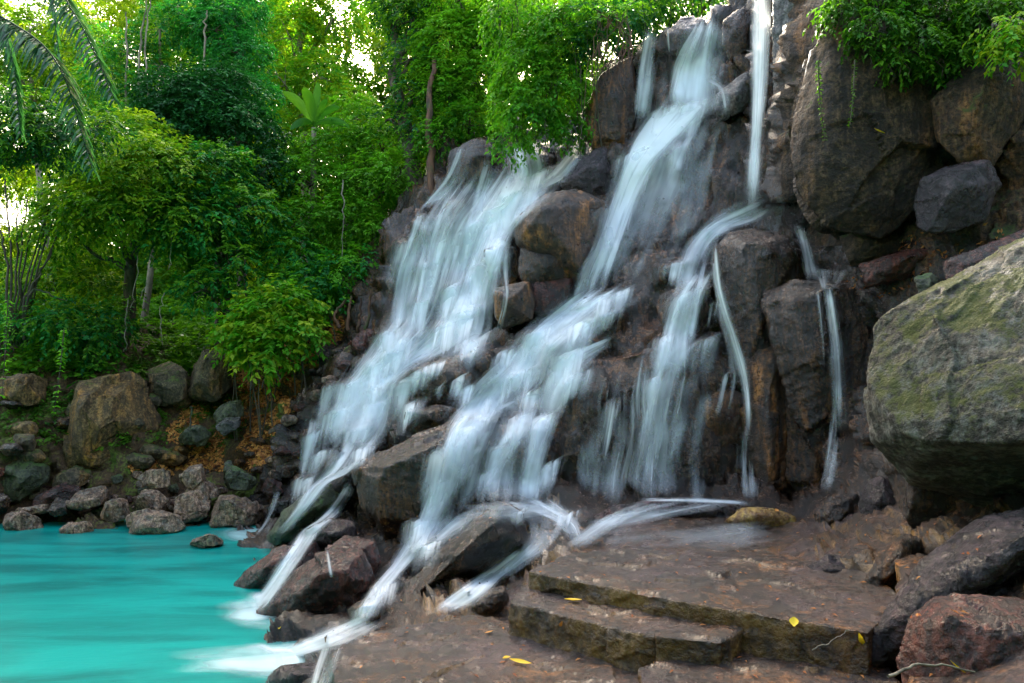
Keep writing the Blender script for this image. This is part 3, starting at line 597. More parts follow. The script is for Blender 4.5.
# left bank boulders ---------------------------------------------------------------
BANK = [
 ('large ochre streaked rock face block standing on the bank under the trees', 'ochre', [(62,400),(80,378),(115,366),(140,372),(165,420),(158,440),(120,462),(70,465),(60,430)], 17.0, 1.8, [(110,400,-.5),(130,430,-.4)]),
 ('mossy block leaning right of the ochre streaked rock face', 'mossy', [(140,372),(170,358),(188,372),(186,398),(165,405),(150,398)], 17.2, 1.2, [(168,378,-.3)]),
 ('tall mossy block in the shade below the bright bush', 'mossy', [(186,372),(205,345),(228,340),(236,385),(215,402),(192,400)], 17.2, 1.2, [(210,370,-.3)]),
 ('dull green block with a flat face at the shady end of the bank', 'mossy', [(0,412),(22,400),(42,405),(48,432),(38,446),(0,448)], 16.6, 1.2, [(24,420,-.3)]),
 ('narrow brown block between the dull green block and the ochre face', 'ochre', [(-8,380),(24,372),(48,380),(46,405),(20,408),(-6,404)], 17.2, 1.0, [(20,390,-.3)]),
 ('bluish grey stone catching light among the leaf litter', 'greyslab', [(213,430),(225,418),(242,416),(241,426),(224,437)], 16.2, 0.5, [(228,426,-.12)]),
 ('mossy slanting rock above the bluish grey stone', 'green', [(205,425),(218,408),(243,396),(244,415),(222,425)], 16.5, 0.8, [(228,410,-.2)]),
 ('dark green flat stone beneath the mossy slanting rock', 'green', [(172,432),(200,424),(214,434),(205,446),(178,444)], 16.4, 0.7, [(192,434,-.15)]),
 ('mossy sloping hump of rock at the shady end of the shore', 'green', [(0,460),(25,455),(52,466),(48,480),(20,502),(-10,500)], 15.6, 1.0, [(25,472,-.3)]),
 ('dark rock slab lying below the ochre face', 'mossy', [(52,480),(75,465),(95,470),(88,485),(55,496)], 15.8, 0.8, [(72,477,-.2)]),
 ('purple brown broken stone near the mossy hump', 'red', [(30,500),(55,488),(78,478),(82,492),(60,508),(35,510)], 15.4, 0.7, [(58,494,-.2)]),
 ('pale angular stone standing up in the middle of the shore rocks', 'shore', [(136,478),(145,468),(172,470),(172,486),(150,490)], 15.3, 0.6, [(155,478,-.15)]),
 ('brown rounded stone beside the pale angular stone', 'shore', [(175,480),(190,466),(202,464),(206,480),(192,490)], 15.2, 0.6, [(191,476,-.15)]),
 ('dark wedge shaped stone with a mossy back on the shore', 'green', [(218,470),(228,460),(245,472),(260,482),(250,490),(228,490)], 15.4, 0.7, [(236,476,-.2)]),
 ('big brown boulder with a dark wet face at the water beside the small fall', 'shore', [(209,508),(218,496),(245,496),(266,506),(268,522),(240,528),(212,526)], 14.9, 1.0, [(238,508,-.35)]),
 ('round pinkish boulder in the middle of the shore', 'shore', [(170,512),(176,494),(200,488),(212,500),(208,518),(185,524)], 15.0, 0.9, [(190,504,-.3)]),
 ('grey rounded stone half in the water at the middle of the shore', 'shore', [(118,526),(128,512),(152,508),(180,516),(190,528),(165,536),(125,534)], 14.2, 0.8, [(150,518,-.25)]),
 ('tan flat stone above the water next to the grey rounded stone', 'shore', [(95,518),(108,500),(128,498),(132,515),(112,524)], 14.9, 0.7, [(112,508,-.2)]),
 ('pale creamy flat stone at the waterline', 'shore', [(55,534),(68,522),(92,522),(96,532),(75,538)], 14.3, 0.5, [(76,527,-.12)]),
 ('pinkish broken slab leaning on the shore', 'shore', [(62,508),(78,490),(108,484),(112,500),(88,510)], 15.1, 0.7, [(86,498,-.2)]),
 ('dark rounded stone between the pinkish slab and the log like slab', 'dark', [(47,512),(56,496),(66,498),(68,514),(54,518)], 14.9, 0.5, [(57,506,-.12)]),
 ('long cream slab lying at the shady end of the shore', 'shore', [(12,510),(50,504),(52,512),(20,516)], 15.0, 0.6, [(34,509,-.1)]),
 ('small brown boulder touching the water at the shady end', 'shore', [(0,516),(18,510),(40,518),(46,530),(5,531)], 14.6, 0.7, [(22,520,-.2)]),
 ('dark brown stone cut by the frame edge on the shore', 'dark', [(-12,495),(4,492),(11,502),(6,514),(-12,514)], 15.0, 0.6, [(0,502,-.15)]),
 ('brown angular stone in the second row above the pinkish boulder', 'shore', [(180,496),(198,478),(216,482),(222,496),(205,500)], 15.3, 0.6, [(202,488,-.15)]),
 ('small rust brown stone under the dark wedge stone', 'red', [(258,490),(268,476),(282,482),(284,492),(270,498)], 15.3, 0.5, [(271,486,-.12)]),
 ('grey shelf stone under the trickle near the pool edge', 'greyslab', [(266,508),(276,500),(290,502),(288,512),(270,514)], 15.0, 0.5, [(278,506,-.1)]),
 ('brown stone filling the gap behind the tan flat stone', 'shore', [(128,508),(136,490),(158,488),(170,500),(160,510)], 15.1, 0.7, [(148,498,-.2)]),
 ('dark red stone slab above the cascade foot', 'red', [(345,345),(362,330),(385,328),(384,342),(362,356)], 16.6, 0.8, [(366,340,-.15)]),
 ('rust stone ledge wet by the edge of the left cascade', 'red', [(350,388),(360,372),(385,372),(382,384),(364,392)], 15.9, 0.7, [(368,380,-.15)]),
 ('lone small rock rising from the turquoise water', 'shore', [(185,545),(197,538),(212,534),(224,536),(225,544),(205,548)], 12.8, 0.5, [(206,538,-.12)]),
]
for r_ in BANK: rock(*r_[:3], (r_[3] - (.9 if r_[3] >= 16.9 and r_[2][0][0] < 140 else .15)), *r_[4:6], rough=1.2, soft=0, cut=1.9)
# loose stones lying up the slope
k = 0
places = [(250,455),(262,442),(275,432),(288,420),(300,408),(318,395),(330,380),(345,365),(352,352),(322,405),(296,438),(272,462),(312,372),(338,352),(282,452),(258,470),(300,455),(240,462)]
bvh0 = BVHTree.FromPolygons([tuple(x) for x in G2.reshape(-1, 3)], FA.tolist())
def hit(px, py, tree=None):
    d = ray(np.float64(px), np.float64(py)); dl = np.linalg.norm(d)
    h = (tree or bvh0).ray_cast(Vector(CAM), Vector(d / dl))
    return None if h[0] is None else np.array(h[0])
near_ = ['lowest on the slope above the dark wedge stone','below the bluish grey stone beside dead leaves','right under the bright green bush','amid the thickest orange leaves','upslope of the thickest orange leaves','at the edge of the bush shadow','under the stump like roots','beside the dark red slab','just above the dark red slab','touching the left edge of the cascade halfway up','above the craggy hump at the cascade foot','behind the dark wedge stone','between the bush and the cascade','at the top of the leafy slope','halfway between the bush and the shore','above the small rust brown stone','near the white water at the slope foot','at the mossy edge of the litter']
for si, (a, b) in enumerate(places):
    h = hit(a, b)
    if h is None: continue
    Yh = h[1]; s = random.uniform(6, 11)
    ol = [(a + s * math.cos(t) * random.uniform(.75, 1.2), b + s * 0.6 * math.sin(t) * random.uniform(.75, 1.2)) for t in np.linspace(0, 6.28, 8)[:-1]]
    rock('loose stone ' + near_[si], random.choice(['red', 'dark', 'shore', 'mossy']), ol, Yh - .12, 0.5, [(a, b - 1, -.12)], group='loose stones on the leaf covered slope', cat='stone', name='loose_stone')

LIPS = {
 'left': [(452,486,310,50,.9),(402,432,372,34,.8),(330,356,408,40,.8),(362,392,388,34,.8),(484,512,240,50,.8),(430,458,240,50,.7),(393,417,240,85,.6),(418,440,222,60,.5),(414,440,262,60,.6),(448,470,232,50,.6),(462,488,222,55,.8),(480,508,208,70,.9),(438,468,285,55,.8),(468,500,262,75,1.),(405,436,300,50,.7),(428,462,325,45,.9),
          (390,420,338,40,.7),(455,492,338,40,1.),(322,338,384,60,.6),(334,366,382,42,.8),(362,394,362,42,.8),(378,412,350,40,.9),(386,422,380,40,.9),(356,396,402,36,.9),(318,350,412,44,.7),(340,378,428,34,.8),
          (396,424,404,34,.9),(372,412,330,36,.8),(300,326,432,40,.6),(345,380,448,26,.8),(308,340,452,30,.6),(420,450,362,34,.8),(500,530,190,50,.9),(525,556,172,40,.8),(292,318,478,36,.7)],
 'mid':  [(590,626,312,36,.6),(556,600,372,44,.6),(470,506,470,36,.7),(512,548,392,40,.8),(536,566,462,40,.7),(452,482,462,40,.7),(545,590,352,60,.9),(498,542,372,50,.8),(476,512,398,48,.7),(506,540,414,78,.8),(448,496,424,68,.8),(530,556,418,76,1.),(488,510,446,54,.8),(468,500,412,40,.6),(452,484,386,34,.7),(562,604,322,48,.9),
          (516,562,330,46,.8),(488,524,352,40,.7),(424,456,450,76,.7),(444,480,436,66,.7),(428,458,478,56,.8),(434,446,384,24,.5),(446,476,378,36,.7),(578,620,300,34,.7),(600,640,292,30,.5),(404,434,520,40,.8)],
 'wall': [(652,700,262,34,.6),(634,664,410,70,.5),(664,700,420,70,.35),(596,628,400,80,.3),(716,744,372,90,.25),(660,716,292,50,.6),(650,690,336,60,.7),(690,724,338,66,.6),(640,672,378,80,.45),(672,706,372,90,.3),(700,735,300,40,.3)],
 'main': [(648,722,104,50,.9),(618,662,150,60,.9),(596,640,205,70,.9),(676,724,62,46,.7),(660,700,140,60,.5)],
 'chute': [(412,446,545,30,.8),(368,402,584,34,.8),(350,385,605,26,.8)],
 'spill': [(505,545,507,22,.6),(545,590,512,22,.6)],
}
for gk in ('left', 'mid', 'wall', 'chute'):
    for (x0, x1, yy, hh, dd) in LIPS[gk]:
        h = hit((x0 + x1) / 2, yy + hh * .4)
        if h is None: continue
        w_ = x1 - x0; cx_ = (x0 + x1) / 2
        rock('wet ledge block half hidden under the silky water of the cascades', random.choice(['cliff', 'dark', 'cliff']),
             [(x0 - 2, yy + 5), (x0 + .2 * w_, yy - 4), (x1 - .1 * w_, yy - 8), (x1 + 3, yy + 1), (x1 - 1, yy + hh * .85), (x0 + 3, yy + hh)], h[1] - .02, .8,
             [(x0 + .25 * w_, yy + 4, -.32), (x0 + .75 * w_, yy + 1, -.34), (cx_, yy + hh * .75, -.16)], group='ledge blocks under the cascades', name='ledge_block')

for k in range(16):
    a = random.uniform(-5, 185); b = random.uniform(395, 462)
    h = hit(a, b)
    if h is None: continue
    s = random.uniform(10, 20)
    ol = [(a + s * math.cos(t) * random.uniform(.8, 1.4), b + s * 0.6 * math.sin(t) * random.uniform(.7, 1.2)) for t in np.linspace(0, 6.28, 7)[:-1]]
    rock('mossy broken block bedded in the shaded bank above the shore boulders', random.choice(['mossy', 'mossy', 'ochre', 'dark']), ol, h[1] - .15, 0.8, [(a + s * .2, b - 2, -.25)], group='blocks bedded in the shaded bank', cat='rock', name='bank_block')

for k in range(70):
    a = random.uniform(-10, 285); b = random.uniform(468, 522) + max(0, (a - 200)) * .03
    h = hit(a, b)
    if h is None: continue
    s = random.uniform(4, 11)
    ol = [(a + s * math.cos(t) * random.uniform(.7, 1.3), b + s * 0.62 * math.sin(t) * random.uniform(.7, 1.3)) for t in np.linspace(0, 6.28, 7)[:-1]]
    rock('small angular stone filling the gaps between the bigger shore boulders', random.choice(['shore', 'shore', 'red', 'green', 'dark']), ol, h[1] - .15, 0.45, [(a + s * .2, b - 1, -.15)], cut=2.2, soft=0, group='small stones between the shore boulders', cat='stone', name='shore_stone')

# ------------------------------------------------------------------ waterfalls
allV = np.concatenate(bvh_v); allF = np.concatenate(bvh_f)
bvh = BVHTree.FromPolygons(allV.tolist(), allF.tolist())
def polyline(pts_, n):
    a = np.array(pts_, float)
    if len(a) > 2:   # catmull-rom
        e = np.vstack([2 * a[0] - a[1], a, 2 * a[-1] - a[-2]]); o = []
        for i in range(1, len(e) - 2):
            for t in np.linspace(0, 1, 12, endpoint=False):
                o.append(0.5 * ((2 * e[i]) + (-e[i-1] + e[i+1]) * t + (2*e[i-1] - 5*e[i] + 4*e[i+1] - e[i+2]) * t*t + (-e[i-1] + 3*e[i] - 3*e[i+1] + e[i+2]) * t**3))
        o.append(a[-1]); a = np.array(o)
    s = np.r_[0, np.cumsum(np.linalg.norm(np.diff(a[:, :2], axis=0), axis=1))]; t = np.linspace(0, s[-1], n)
    return np.stack([np.interp(t, s, a[:, k]) for k in range(a.shape[1])], 1)
def ribbon(L, Rr, mat, parent=None, off=0.15, dens=1.0, layer=0, free=0.0, fade=(0.16, 0.24), name='veil', efade=0.38):
    """a sheet of water between two edge lines, lying on the rock it meets (free: how far it may hang in the air)"""
    n1 = int(max(12, max(np.linalg.norm(np.diff(np.array(L, float)[:, :2], axis=0), axis=1).sum(), 20) / 3.0))
    def ext(q):
        q = [np.array(x, float) for x in q]; a_ = q[0] - q[1]; b_ = q[-1] - q[-2]
        return [q[0] + a_ / (np.linalg.norm(a_) + 1e-6) * 7] + q + [q[-1] + b_ / (np.linalg.norm(b_) + 1e-6) * 10]
    n1 += 5; Lp = polyline(ext(L), n1); Rp = polyline(ext(Rr), n1)
    wpx = np.linalg.norm(Lp - Rp, axis=1).max(); n2 = int(max(6, wpx / 3.0))
    u = np.linspace(0, 1, n2)
    px = Lp[:, None, 0] * (1 - u) + Rp[:, None, 0] * u; py = Lp[:, None, 1] * (1 - u) + Rp[:, None, 1] * u
    tt = np.linspace(0, 1, n1) * n1 * 3 / 50.0; sd_ = L[0][0] * 3.1 + L[0][1]
    wl = vnoise(np.stack([tt, np.full(n1, sd_), np.zeros(n1)], 1), 2)[:, None]; wr = vnoise(np.stack([tt, np.full(n1, sd_ + 31), np.zeros(n1)], 1), 2)[:, None]
    wv_ = np.clip(px[:, -1:] - px[:, :1], -40, 40)
    px = px + (1 - u) * wl * wv_ * .09 + u * wr * wv_ * .09
    d = ray(px, py); Yg = np.zeros(px.shape)
    for i in range(n1):
        for j in range(n2):
            dd = d[i, j]; h = bvh.ray_cast(Vector(CAM), Vector(dd))
            Yg[i, j] = h[0][1] if h[0] is not None else np.nan
    if np.isnan(Yg).any():
        mm = np.nanmean(Yg); Yg = np.where(np.isnan(Yg), mm, Yg)
    lim = Yg - off * 0.6
    S = Yg - off
    for it in range(int(10 + free * 60)):
        T = S.copy()
        T[1:-1] = (S[:-2] + S[2:]) / 2
        T[:, 1:-1] = T[:, 1:-1] * 0.6 + 0.2 * (T[:, :-2] + T[:, 2:])
        S = np.minimum(T, lim)
    S = np.minimum(S, lim) - layer * 0.035
    V = P(px, py, S)
    # keep above the pool surface
    V[..., 2] = np.maximum(V[..., 2], 0.012 + 0.006 * layer)
    slen = np.r_[0, np.cumsum(np.linalg.norm(np.diff((Lp + Rp) / 2, axis=0), axis=1))]
    uv = np.stack([(u[None] - 0.5) * np.linalg.norm(Lp - Rp, axis=1).mean() / 7.0 + np.zeros((n1, 1)) , np.repeat(slen[:, None] / 7.0, n2, 1)], -1)
    tv = np.linspace(0, 1, n1)[:, None]
    ed = np.minimum(sm(u, 0, efade), sm(1 - u, 0, efade))[None] * sm(tv, 0, fade[0] + 1e-3) * sm(1 - tv, 0, fade[1] + 1e-3)
    o = mesh_np(name, V.reshape(-1, 3), grid_faces(n1, n2), mat, parent=parent, attrs={'dens': np.full(n1 * n2, dens), 'edge': ed.ravel()}, uv=uv.reshape(-1, 2))
    return o

def lip_veil(x0, x1, yy, hh, dd, mat, parent, layer=0):
    n2 = max(8, int((x1 - x0) / 2.2)); n1 = max(14, int(hh / 2.4)); u = np.linspace(0, 1, n2); v_ = np.linspace(0, 1, n1)[:, None]
    sd_ = x0 * 7.1 + yy * 3.3 + layer * 11
    wob = vnoise(np.stack([u * (x1 - x0) / 9.0, np.full(n2, sd_), np.zeros(n2)], 1), 5)
    hv = 1 + .35 * vnoise(np.stack([u * (x1 - x0) / 14.0, np.full(n2, sd_ + 9), np.zeros(n2)], 1), 6)
    # the water slides to the lip, then bends over it and falls, leaning with the flow
    s_ = v_ * 1.18 - .18
    px = x0 + (x1 - x0) * u + np.where(s_ < 0, -s_ * 60, -s_ ** 1.3 * hh * .22) + 0 * u
    py = yy - (u - .5) * (x1 - x0) * .28 + wob * 2.5 + np.where(s_ < 0, s_ * 34, (s_ ** 1.25) * hh * hv)
    dd_ = ray(px, py); Yg = np.full(px.shape, np.nan)
    for i in range(n1):
        for j in range(n2):
            h = bvh.ray_cast(Vector(CAM), Vector(dd_[i, j]))
            if h[0] is not None: Yg[i, j] = h[0][1]
    Yg = np.where(np.isnan(Yg), np.nanmedian(Yg), Yg); lim = Yg - .06; S = Yg - .12
    for it in range(16):
        T = S.copy(); T[1:-1] = (S[:-2] + S[2:]) / 2; T[:, 1:-1] = T[:, 1:-1] * .6 + .2 * (T[:, :-2] + T[:, 2:]); S = np.minimum(T, lim)
    S = S - .03 * (layer + 2)
    V = P(px, py, S); V[..., 2] = np.maximum(V[..., 2], .02)
    dens = dd * (1.25 - .95 * np.clip(s_, 0, 1)) + 0 * u
    ed = np.minimum(sm(u, 0, .5), sm(1 - u, 0, .5))[None] * sm(v_, 0, .3) * sm(1 - v_, 0, .5)
    uv = np.stack([u[None] * (x1 - x0) / 7.0 + sd_ + 0 * v_, v_ * hh / 7.0 + 0 * u[None] + yy / 7.0], -1)
    return mesh_np('water_veil', V.reshape(-1, 3), grid_faces(n1, n2), mat, parent=parent, attrs={'dens': dens.ravel(), 'edge': ed.ravel()}, uv=uv.reshape(-1, 2))

def fall(label, streams, name='waterfall', lips=None):
    L0, R0 = streams[0][0], streams[0][1]
    h = hit((L0[-1][0] + R0[-1][0]) / 2, (L0[-1][1] + R0[-1][1]) / 2, bvh); 
    root = empty(name, tuple(h if h is not None else (0, 10, 0)))
    tag(root, label, 'waterfall')
    for st in streams:
        L, Rr = st[0], st[1]; k = st[2] if len(st) > 2 else {}
        mats = k.pop('mats', ('fallA', 'fallB'))
        for i, mt in enumerate(mats):
            ribbon(L, Rr, M[mt], root, layer=i, name='water_veil', **k)
    for q_ in LIPS.get(lips, []):
        lip_veil(q_[0] - 5, q_[1] + 5, *q_[2:], M['fallA'], root); lip_veil(q_[0] - 7, q_[1] + 6, q_[2] + 2, q_[3] * 1.15, q_[4] * .8, M['fallB'], root, 1)
    return root

FALLS = [
 ('thin straight stream plunging beside the cracked grey slab onto the domed rock', [
   ([(751,-20),(749,60),(747,140),(744,215)], [(772,-20),(769,60),(765,140),(764,215)], dict(dens=.95, free=.6, efade=.45, mats=('fallA','fallB','fallC'))),
   ([(752,196),(720,205),(690,228),(668,262),(650,300)], [(785,206),(765,224),(734,234),(716,256),(712,300)], dict(dens=.62, mats=('fallA','fallB'), efade=.5)),
   ([(738,190),(700,215),(672,250),(655,290)], [(770,200),(735,228),(714,250),(700,290)], dict(dens=.5, mats=('fallB',), efade=.5)),
   ([(735,195),(735,210),(738,226)], [(795,200),(795,212),(792,230)], dict(dens=.45, mats=('fallB',), efade=.5)),
 ]),
 ('tall main waterfall pouring from the crest down past the wedge rock', [
   ([(690,22),(668,60),(652,105)], [(722,20),(722,60),(722,108)], dict(dens=.75, free=.3)),
   ([(652,100),(622,150),(604,200),(588,250),(572,295)], [(722,104),(690,135),(655,170),(632,225),(612,290)], dict(dens=1.0, free=.3, mats=('fallA','fallB','fallA'))),
   ([(690,118),(670,150),(655,200),(640,260)], [(735,112),(728,160),(718,210),(700,262)], dict(dens=.2, mats=('fallB',))),
   ([(672,25),(650,70),(640,110)], [(740,25),(742,60),(740,115)], dict(dens=.6, mats=('fallB',))),
   ([(640,105),(600,170),(575,240),(550,300)], [(745,112),(722,180),(690,240),(660,300)], dict(dens=.5, mats=('fallB',))),
   ([(700,85),(716,92),(722,110)], [(722,70),(732,84),(734,100)], dict(dens=.4)),
 ]),
 ('narrow twin stream dropping from the crest beside the black rock knob', [
   ([(642,30),(636,70),(631,120)], [(662,28),(656,70),(652,120)], dict(dens=.62, free=.4, efade=.4)),
   ([(664,30),(666,46)], [(670,30),(671,48)], dict(dens=.3, mats=('fallC',))),
 ]),
 ('broad silky cascade fanning down from the main landing over the stepped rocks', [
   ([(570,285),(535,315),(505,345),(480,385),(455,405)], [(640,290),(590,320),(565,350),(555,380),(540,400)], dict(dens=.72, mats=('fallA','fallB'))),
   ([(610,335),(560,355),(540,385),(532,420)], [(612,345),(585,368),(572,395),(562,420)], dict(dens=.75)),
   ([(480,385),(448,412),(432,450),(420,500),(408,545)], [(540,400),(500,425),(480,455),(465,500),(450,545)], dict(dens=.55)),
   ([(560,280),(500,330),(462,385),(436,430),(420,490),(402,556)], [(680,285),(640,330),(600,370),(575,400),(560,450),(548,505)], dict(dens=.55, mats=('fallB',))),
   ([(585,275),(520,330),(455,395),(420,450),(400,520)], [(650,285),(600,325),(560,360),(520,410),(500,450)], dict(dens=.5, mats=('fallA',))),
   ([(440,440),(428,480),(408,530),(385,565)], [(500,440),(470,480),(450,520),(430,560)], dict(dens=.62)),
   ([(480,430),(478,460),(476,500)], [(560,430),(555,460),(552,500)], dict(dens=.5, mats=('fallB',))),
   ([(500,350),(450,395),(425,425)], [(560,345),(530,385),(500,425)], dict(dens=.6)),
   ([(455,425),(440,440),(438,470)], [(500,415),(480,440),(470,475)], dict(dens=.45)),
   ([(520,410),(500,430),(486,460),(484,502)], [(545,412),(528,440),(508,465),(502,502)], dict(dens=.62)),
   ([(535,412),(530,440),(520,470),(516,502)], [(562,412),(552,440),(545,470),(542,502)], dict(dens=.85)),
 ]),
 ('pale veil spilling down the wet wall in the centre beneath the twin strands', [
   ([(690,270),(665,300),(655,330),(650,380)], [(720,268),(705,300),(700,335),(700,380)], dict(dens=.55)),
   ([(700,262),(692,300),(684,338)], [(709,262),(702,300),(696,338)], dict(dens=.85, efade=.45)),
   ([(672,335),(650,365),(640,400),(636,440),(634,502)], [(715,332),(690,360),(680,400),(672,440),(668,502)], dict(dens=.42, free=.3)),
   ([(590,345),(575,400),(562,450),(556,502)], [(700,340),(700,400),(700,450),(700,502)], dict(dens=.38, fade=(.3,.2), efade=.5, mats=('fallC',))),
   ([(560,380),(555,440),(550,505)], [(745,370),(748,440),(748,505)], dict(dens=.36, fade=(.45,.2), mats=('fallB',))),
   ([(700,345),(690,400),(680,470)], [(730,345),(720,400),(705,470)], dict(dens=.3, fade=(.5,.3), efade=.5, mats=('fallB',))),
   ([(565,400),(560,440),(560,500)], [(610,390),(612,440),(618,500)], dict(dens=.34, fade=(.6,.3), efade=.5, mats=('fallB',))),
 ]),
 ('thin bright strand curling round the edge of the domed rock', [
   ([(708,240),(714,290),(728,340),(738,380),(742,420),(738,445)], [(720,240),(724,290),(742,340),(752,380),(755,420),(752,445)], dict(dens=.75, efade=.45, mats=('fallA','fallC'))),
   ([(738,430),(738,500)], [(758,430),(765,500)], dict(dens=.25)),
   ([(700,245),(706,300),(718,370),(722,440),(722,500)], [(726,240),(736,300),(756,370),(764,440),(766,500)], dict(dens=.2, efade=.5, mats=('fallC','fallB'))),
 ]),
 ('short stream spilling off the domed rock and down the broad pillar', [
   ([(792,228),(798,252),(802,274)], [(810,230),(816,252),(822,274)], dict(dens=.72, efade=.5)),
   ([(800,270),(806,277),(812,284)], [(856,274),(850,281),(842,288)], dict(dens=.4, efade=.5)),
   ([(808,284),(814,340),(820,400)], [(824,284),(828,340),(834,400)], dict(dens=.2, efade=.5, mats=('fallC',))),
   ([(822,286),(828,330),(832,370),(830,412)], [(834,286),(840,330),(845,370),(846,412)], dict(dens=.72, efade=.45, mats=('fallA','fallC'))),
   ([(815,290),(818,340),(818,420),(808,490)], [(842,290),(850,340),(856,420),(848,490)], dict(dens=.22, efade=.5, mats=('fallC','fallB'))),
   ([(828,405),(824,450),(815,495)], [(846,405),(842,450),(838,495)], dict(dens=.3)),
 ]),
 ('wide white cascade rushing down the left side of the rocks below the vines', [
   ([(497,165),(480,215),(462,260),(448,300),(420,340),(390,365)], [(560,190),(520,225),(505,262),(498,300),(492,335),(462,358)], dict(dens=1.0, mats=('fallA','fallB','fallA'))),
   ([(395,350),(350,375),(325,405),(302,440)], [(462,345),(408,380),(396,430),(372,462)], dict(dens=.72)),
   ([(440,160),(400,220),(378,300),(330,380),(292,450)], [(585,150),(530,230),(505,305),(458,348),(406,388),(392,440)], dict(dens=.6, mats=('fallB','fallC'))),
   ([(400,310),(350,360),(310,410),(296,450)], [(468,325),(425,362),(402,405),(350,470)], dict(dens=.6, mats=('fallB',))),
   ([(375,330),(335,380),(305,430)], [(420,330),(395,380),(360,430)], dict(dens=.55)),
   ([(455,150),(440,180),(415,212)], [(475,140),(466,178),(440,205)], dict(dens=.4)),
   ([(412,212),(398,250),(388,290),(382,340)], [(445,200),(425,250),(412,290),(405,340)], dict(dens=.5)),
   ([(445,190),(425,235),(418,280),(405,330)], [(462,180),(452,235),(440,280),(430,330)], dict(dens=.5)),
   ([(480,160),(466,205),(456,250),(440,290)], [(505,155),(490,205),(482,250),(468,290)], dict(dens=.6)),
   ([(575,140),(545,175),(520,200),(505,222)], [(590,150),(570,180),(545,192),(520,226)], dict(dens=.7)),
   ([(492,248),(494,275),(500,300),(492,335)], [(522,244),(518,262),(514,290),(505,335)], dict(dens=.35, mats=('fallC',))),
   ([(500,150),(505,175),(498,215)], [(545,140),(550,165),(540,200)], dict(dens=.7)),
 ]),
 ('lower run of the left cascade sliding into the pool past the green rock', [
   ([(325,440),(318,470),(300,490),(282,520),(262,540)], [(400,430),(365,468),(338,482),(308,515),(286,542)], dict(dens=.6)),
   ([(300,420),(296,440),(292,470)], [(340,420),(330,450),(320,480)], dict(dens=.35)),
   ([(270,492),(262,520),(250,535)], [(292,490),(284,515),(278,532)], dict(dens=.25)),
 ]),
 ('little stepped fall dropping between the red rocks into the pool', [
   ([(345,482),(318,515),(298,530),(285,545)], [(358,488),(345,512),(325,528),(312,545)], dict(dens=.6)),
   ([(292,535),(275,565),(258,592),(240,610)], [(325,530),(302,565),(285,590),(272,610)], dict(dens=.8, free=.3)),
   ([(322,555),(322,570)], [(332,552),(336,572)], dict(dens=.3, mats=('fallC',))),
 ]),
 ('foaming chute running between the big angular block and the craggy ridge', [
   ([(408,520),(390,560),(366,590),(345,622)], [(462,512),(424,552),(394,590),(376,628)], dict(dens=.72, mats=('fallA','fallB'))),
   ([(500,492),(455,508),(420,540)], [(520,510),(476,526),(440,552)], dict(dens=.6, efade=.5, mats=('fallB','fallB'))),
   ([(360,610),(320,628),(285,645),(235,662)], [(385,625),(350,645),(315,655),(260,672)], dict(dens=.8)),
   ([(312,648),(305,665),(300,690)], [(345,645),(340,665),(332,690)], dict(dens=.5)),
 ]),
 ('bright spillway curving round the craggy ridge rock in front of the ledge', [
   ([(478,498),(498,512),(514,532),(500,556),(482,578)], [(578,496),(575,512),(574,534),(548,556),(505,582)], dict(dens=.55, efade=.5, mats=('fallB','fallB'))),
   ([(505,550),(478,572),(445,592),(422,612)], [(545,548),(505,578),(490,598),(465,612)], dict(dens=.7)),
   ([(560,497),(585,520),(590,535)], [(480,503),(540,520),(560,540)], dict(dens=.5)),
   ([(622,498),(590,515),(570,528),(550,540)], [(700,502),(650,514),(610,536),(580,556)], dict(dens=.55, efade=.5, mats=('fallB','fallB'))),
   ([(640,497),(690,497),(748,500)], [(640,503),(690,503),(748,506)], dict(dens=.8)),
   ([(810,506),(740,506),(650,512),(575,528)], [(800,545),(730,560),(640,568),(560,562)], dict(dens=.34, mats=('fallB',), efade=.5)),
   ([(640,497),(600,505),(560,520)], [(760,505),(690,520),(610,535)], dict(dens=.45, mats=('fallB',))),
   ([(455,500),(500,497),(560,500)], [(455,520),(510,525),(585,518)], dict(dens=.6, mats=('fallB',))),
 ]),
]
LK = {'tall main': 'main', 'broad silky': 'mid', 'pale veil': 'wall', 'wide white': 'left', 'foaming chute': 'chute', 'bright spillway': 'spill'}
for lab, st in FALLS: fall(lab, st, lips=next((v for k_, v in LK.items() if lab.startswith(k_)), None))

# mist where the streams land
def mist(label, px, py, Y, rx, ry, rz, dens):
    c = P(px, py, Y); bm = bmesh.new(); bmesh.ops.create_icosphere(bm, subdivisions=3, radius=1.0)
    me = bpy.data.meshes.new('mist'); bm.to_mesh(me); bm.free(); o = bpy.data.objects.new('mist', me); C.objects.link(o)
    o.location = c; o.scale = (rx, ry, rz); tag(o, label, 'mist', kind='stuff')
    m = bpy.data.materials.new('mist'); m.use_nodes = True; t = m.node_tree; t.nodes.remove(t.nodes['Principled BSDF'])
    pv = t.nodes.new('ShaderNodeVolumePrincipled'); pv.inputs['Color'].default_value = (.93, .95, .97, 1)
    tc = t.nodes.new('ShaderNodeTexCoord'); le = t.nodes.new('ShaderNodeVectorMath'); le.operation = 'LENGTH'; t.links.new(tc.outputs['Object'], le.inputs[0])
    mr = t.nodes.new('ShaderNodeMapRange'); mr.interpolation_type = 'SMOOTHERSTEP'; mr.inputs['From Min'].default_value = 1.0; mr.inputs['From Max'].default_value = 0.0
    mr.inputs['To Min'].default_value = 0.0; mr.inputs['To Max'].default_value = dens
    t.links.new(le.outputs['Value'], mr.inputs['Value']); t.links.new(mr.outputs[0], pv.inputs['Density']); t.links.new(pv.outputs[0], t.nodes['Material Output'].inputs['Volume'])
    me.materials.append(m)

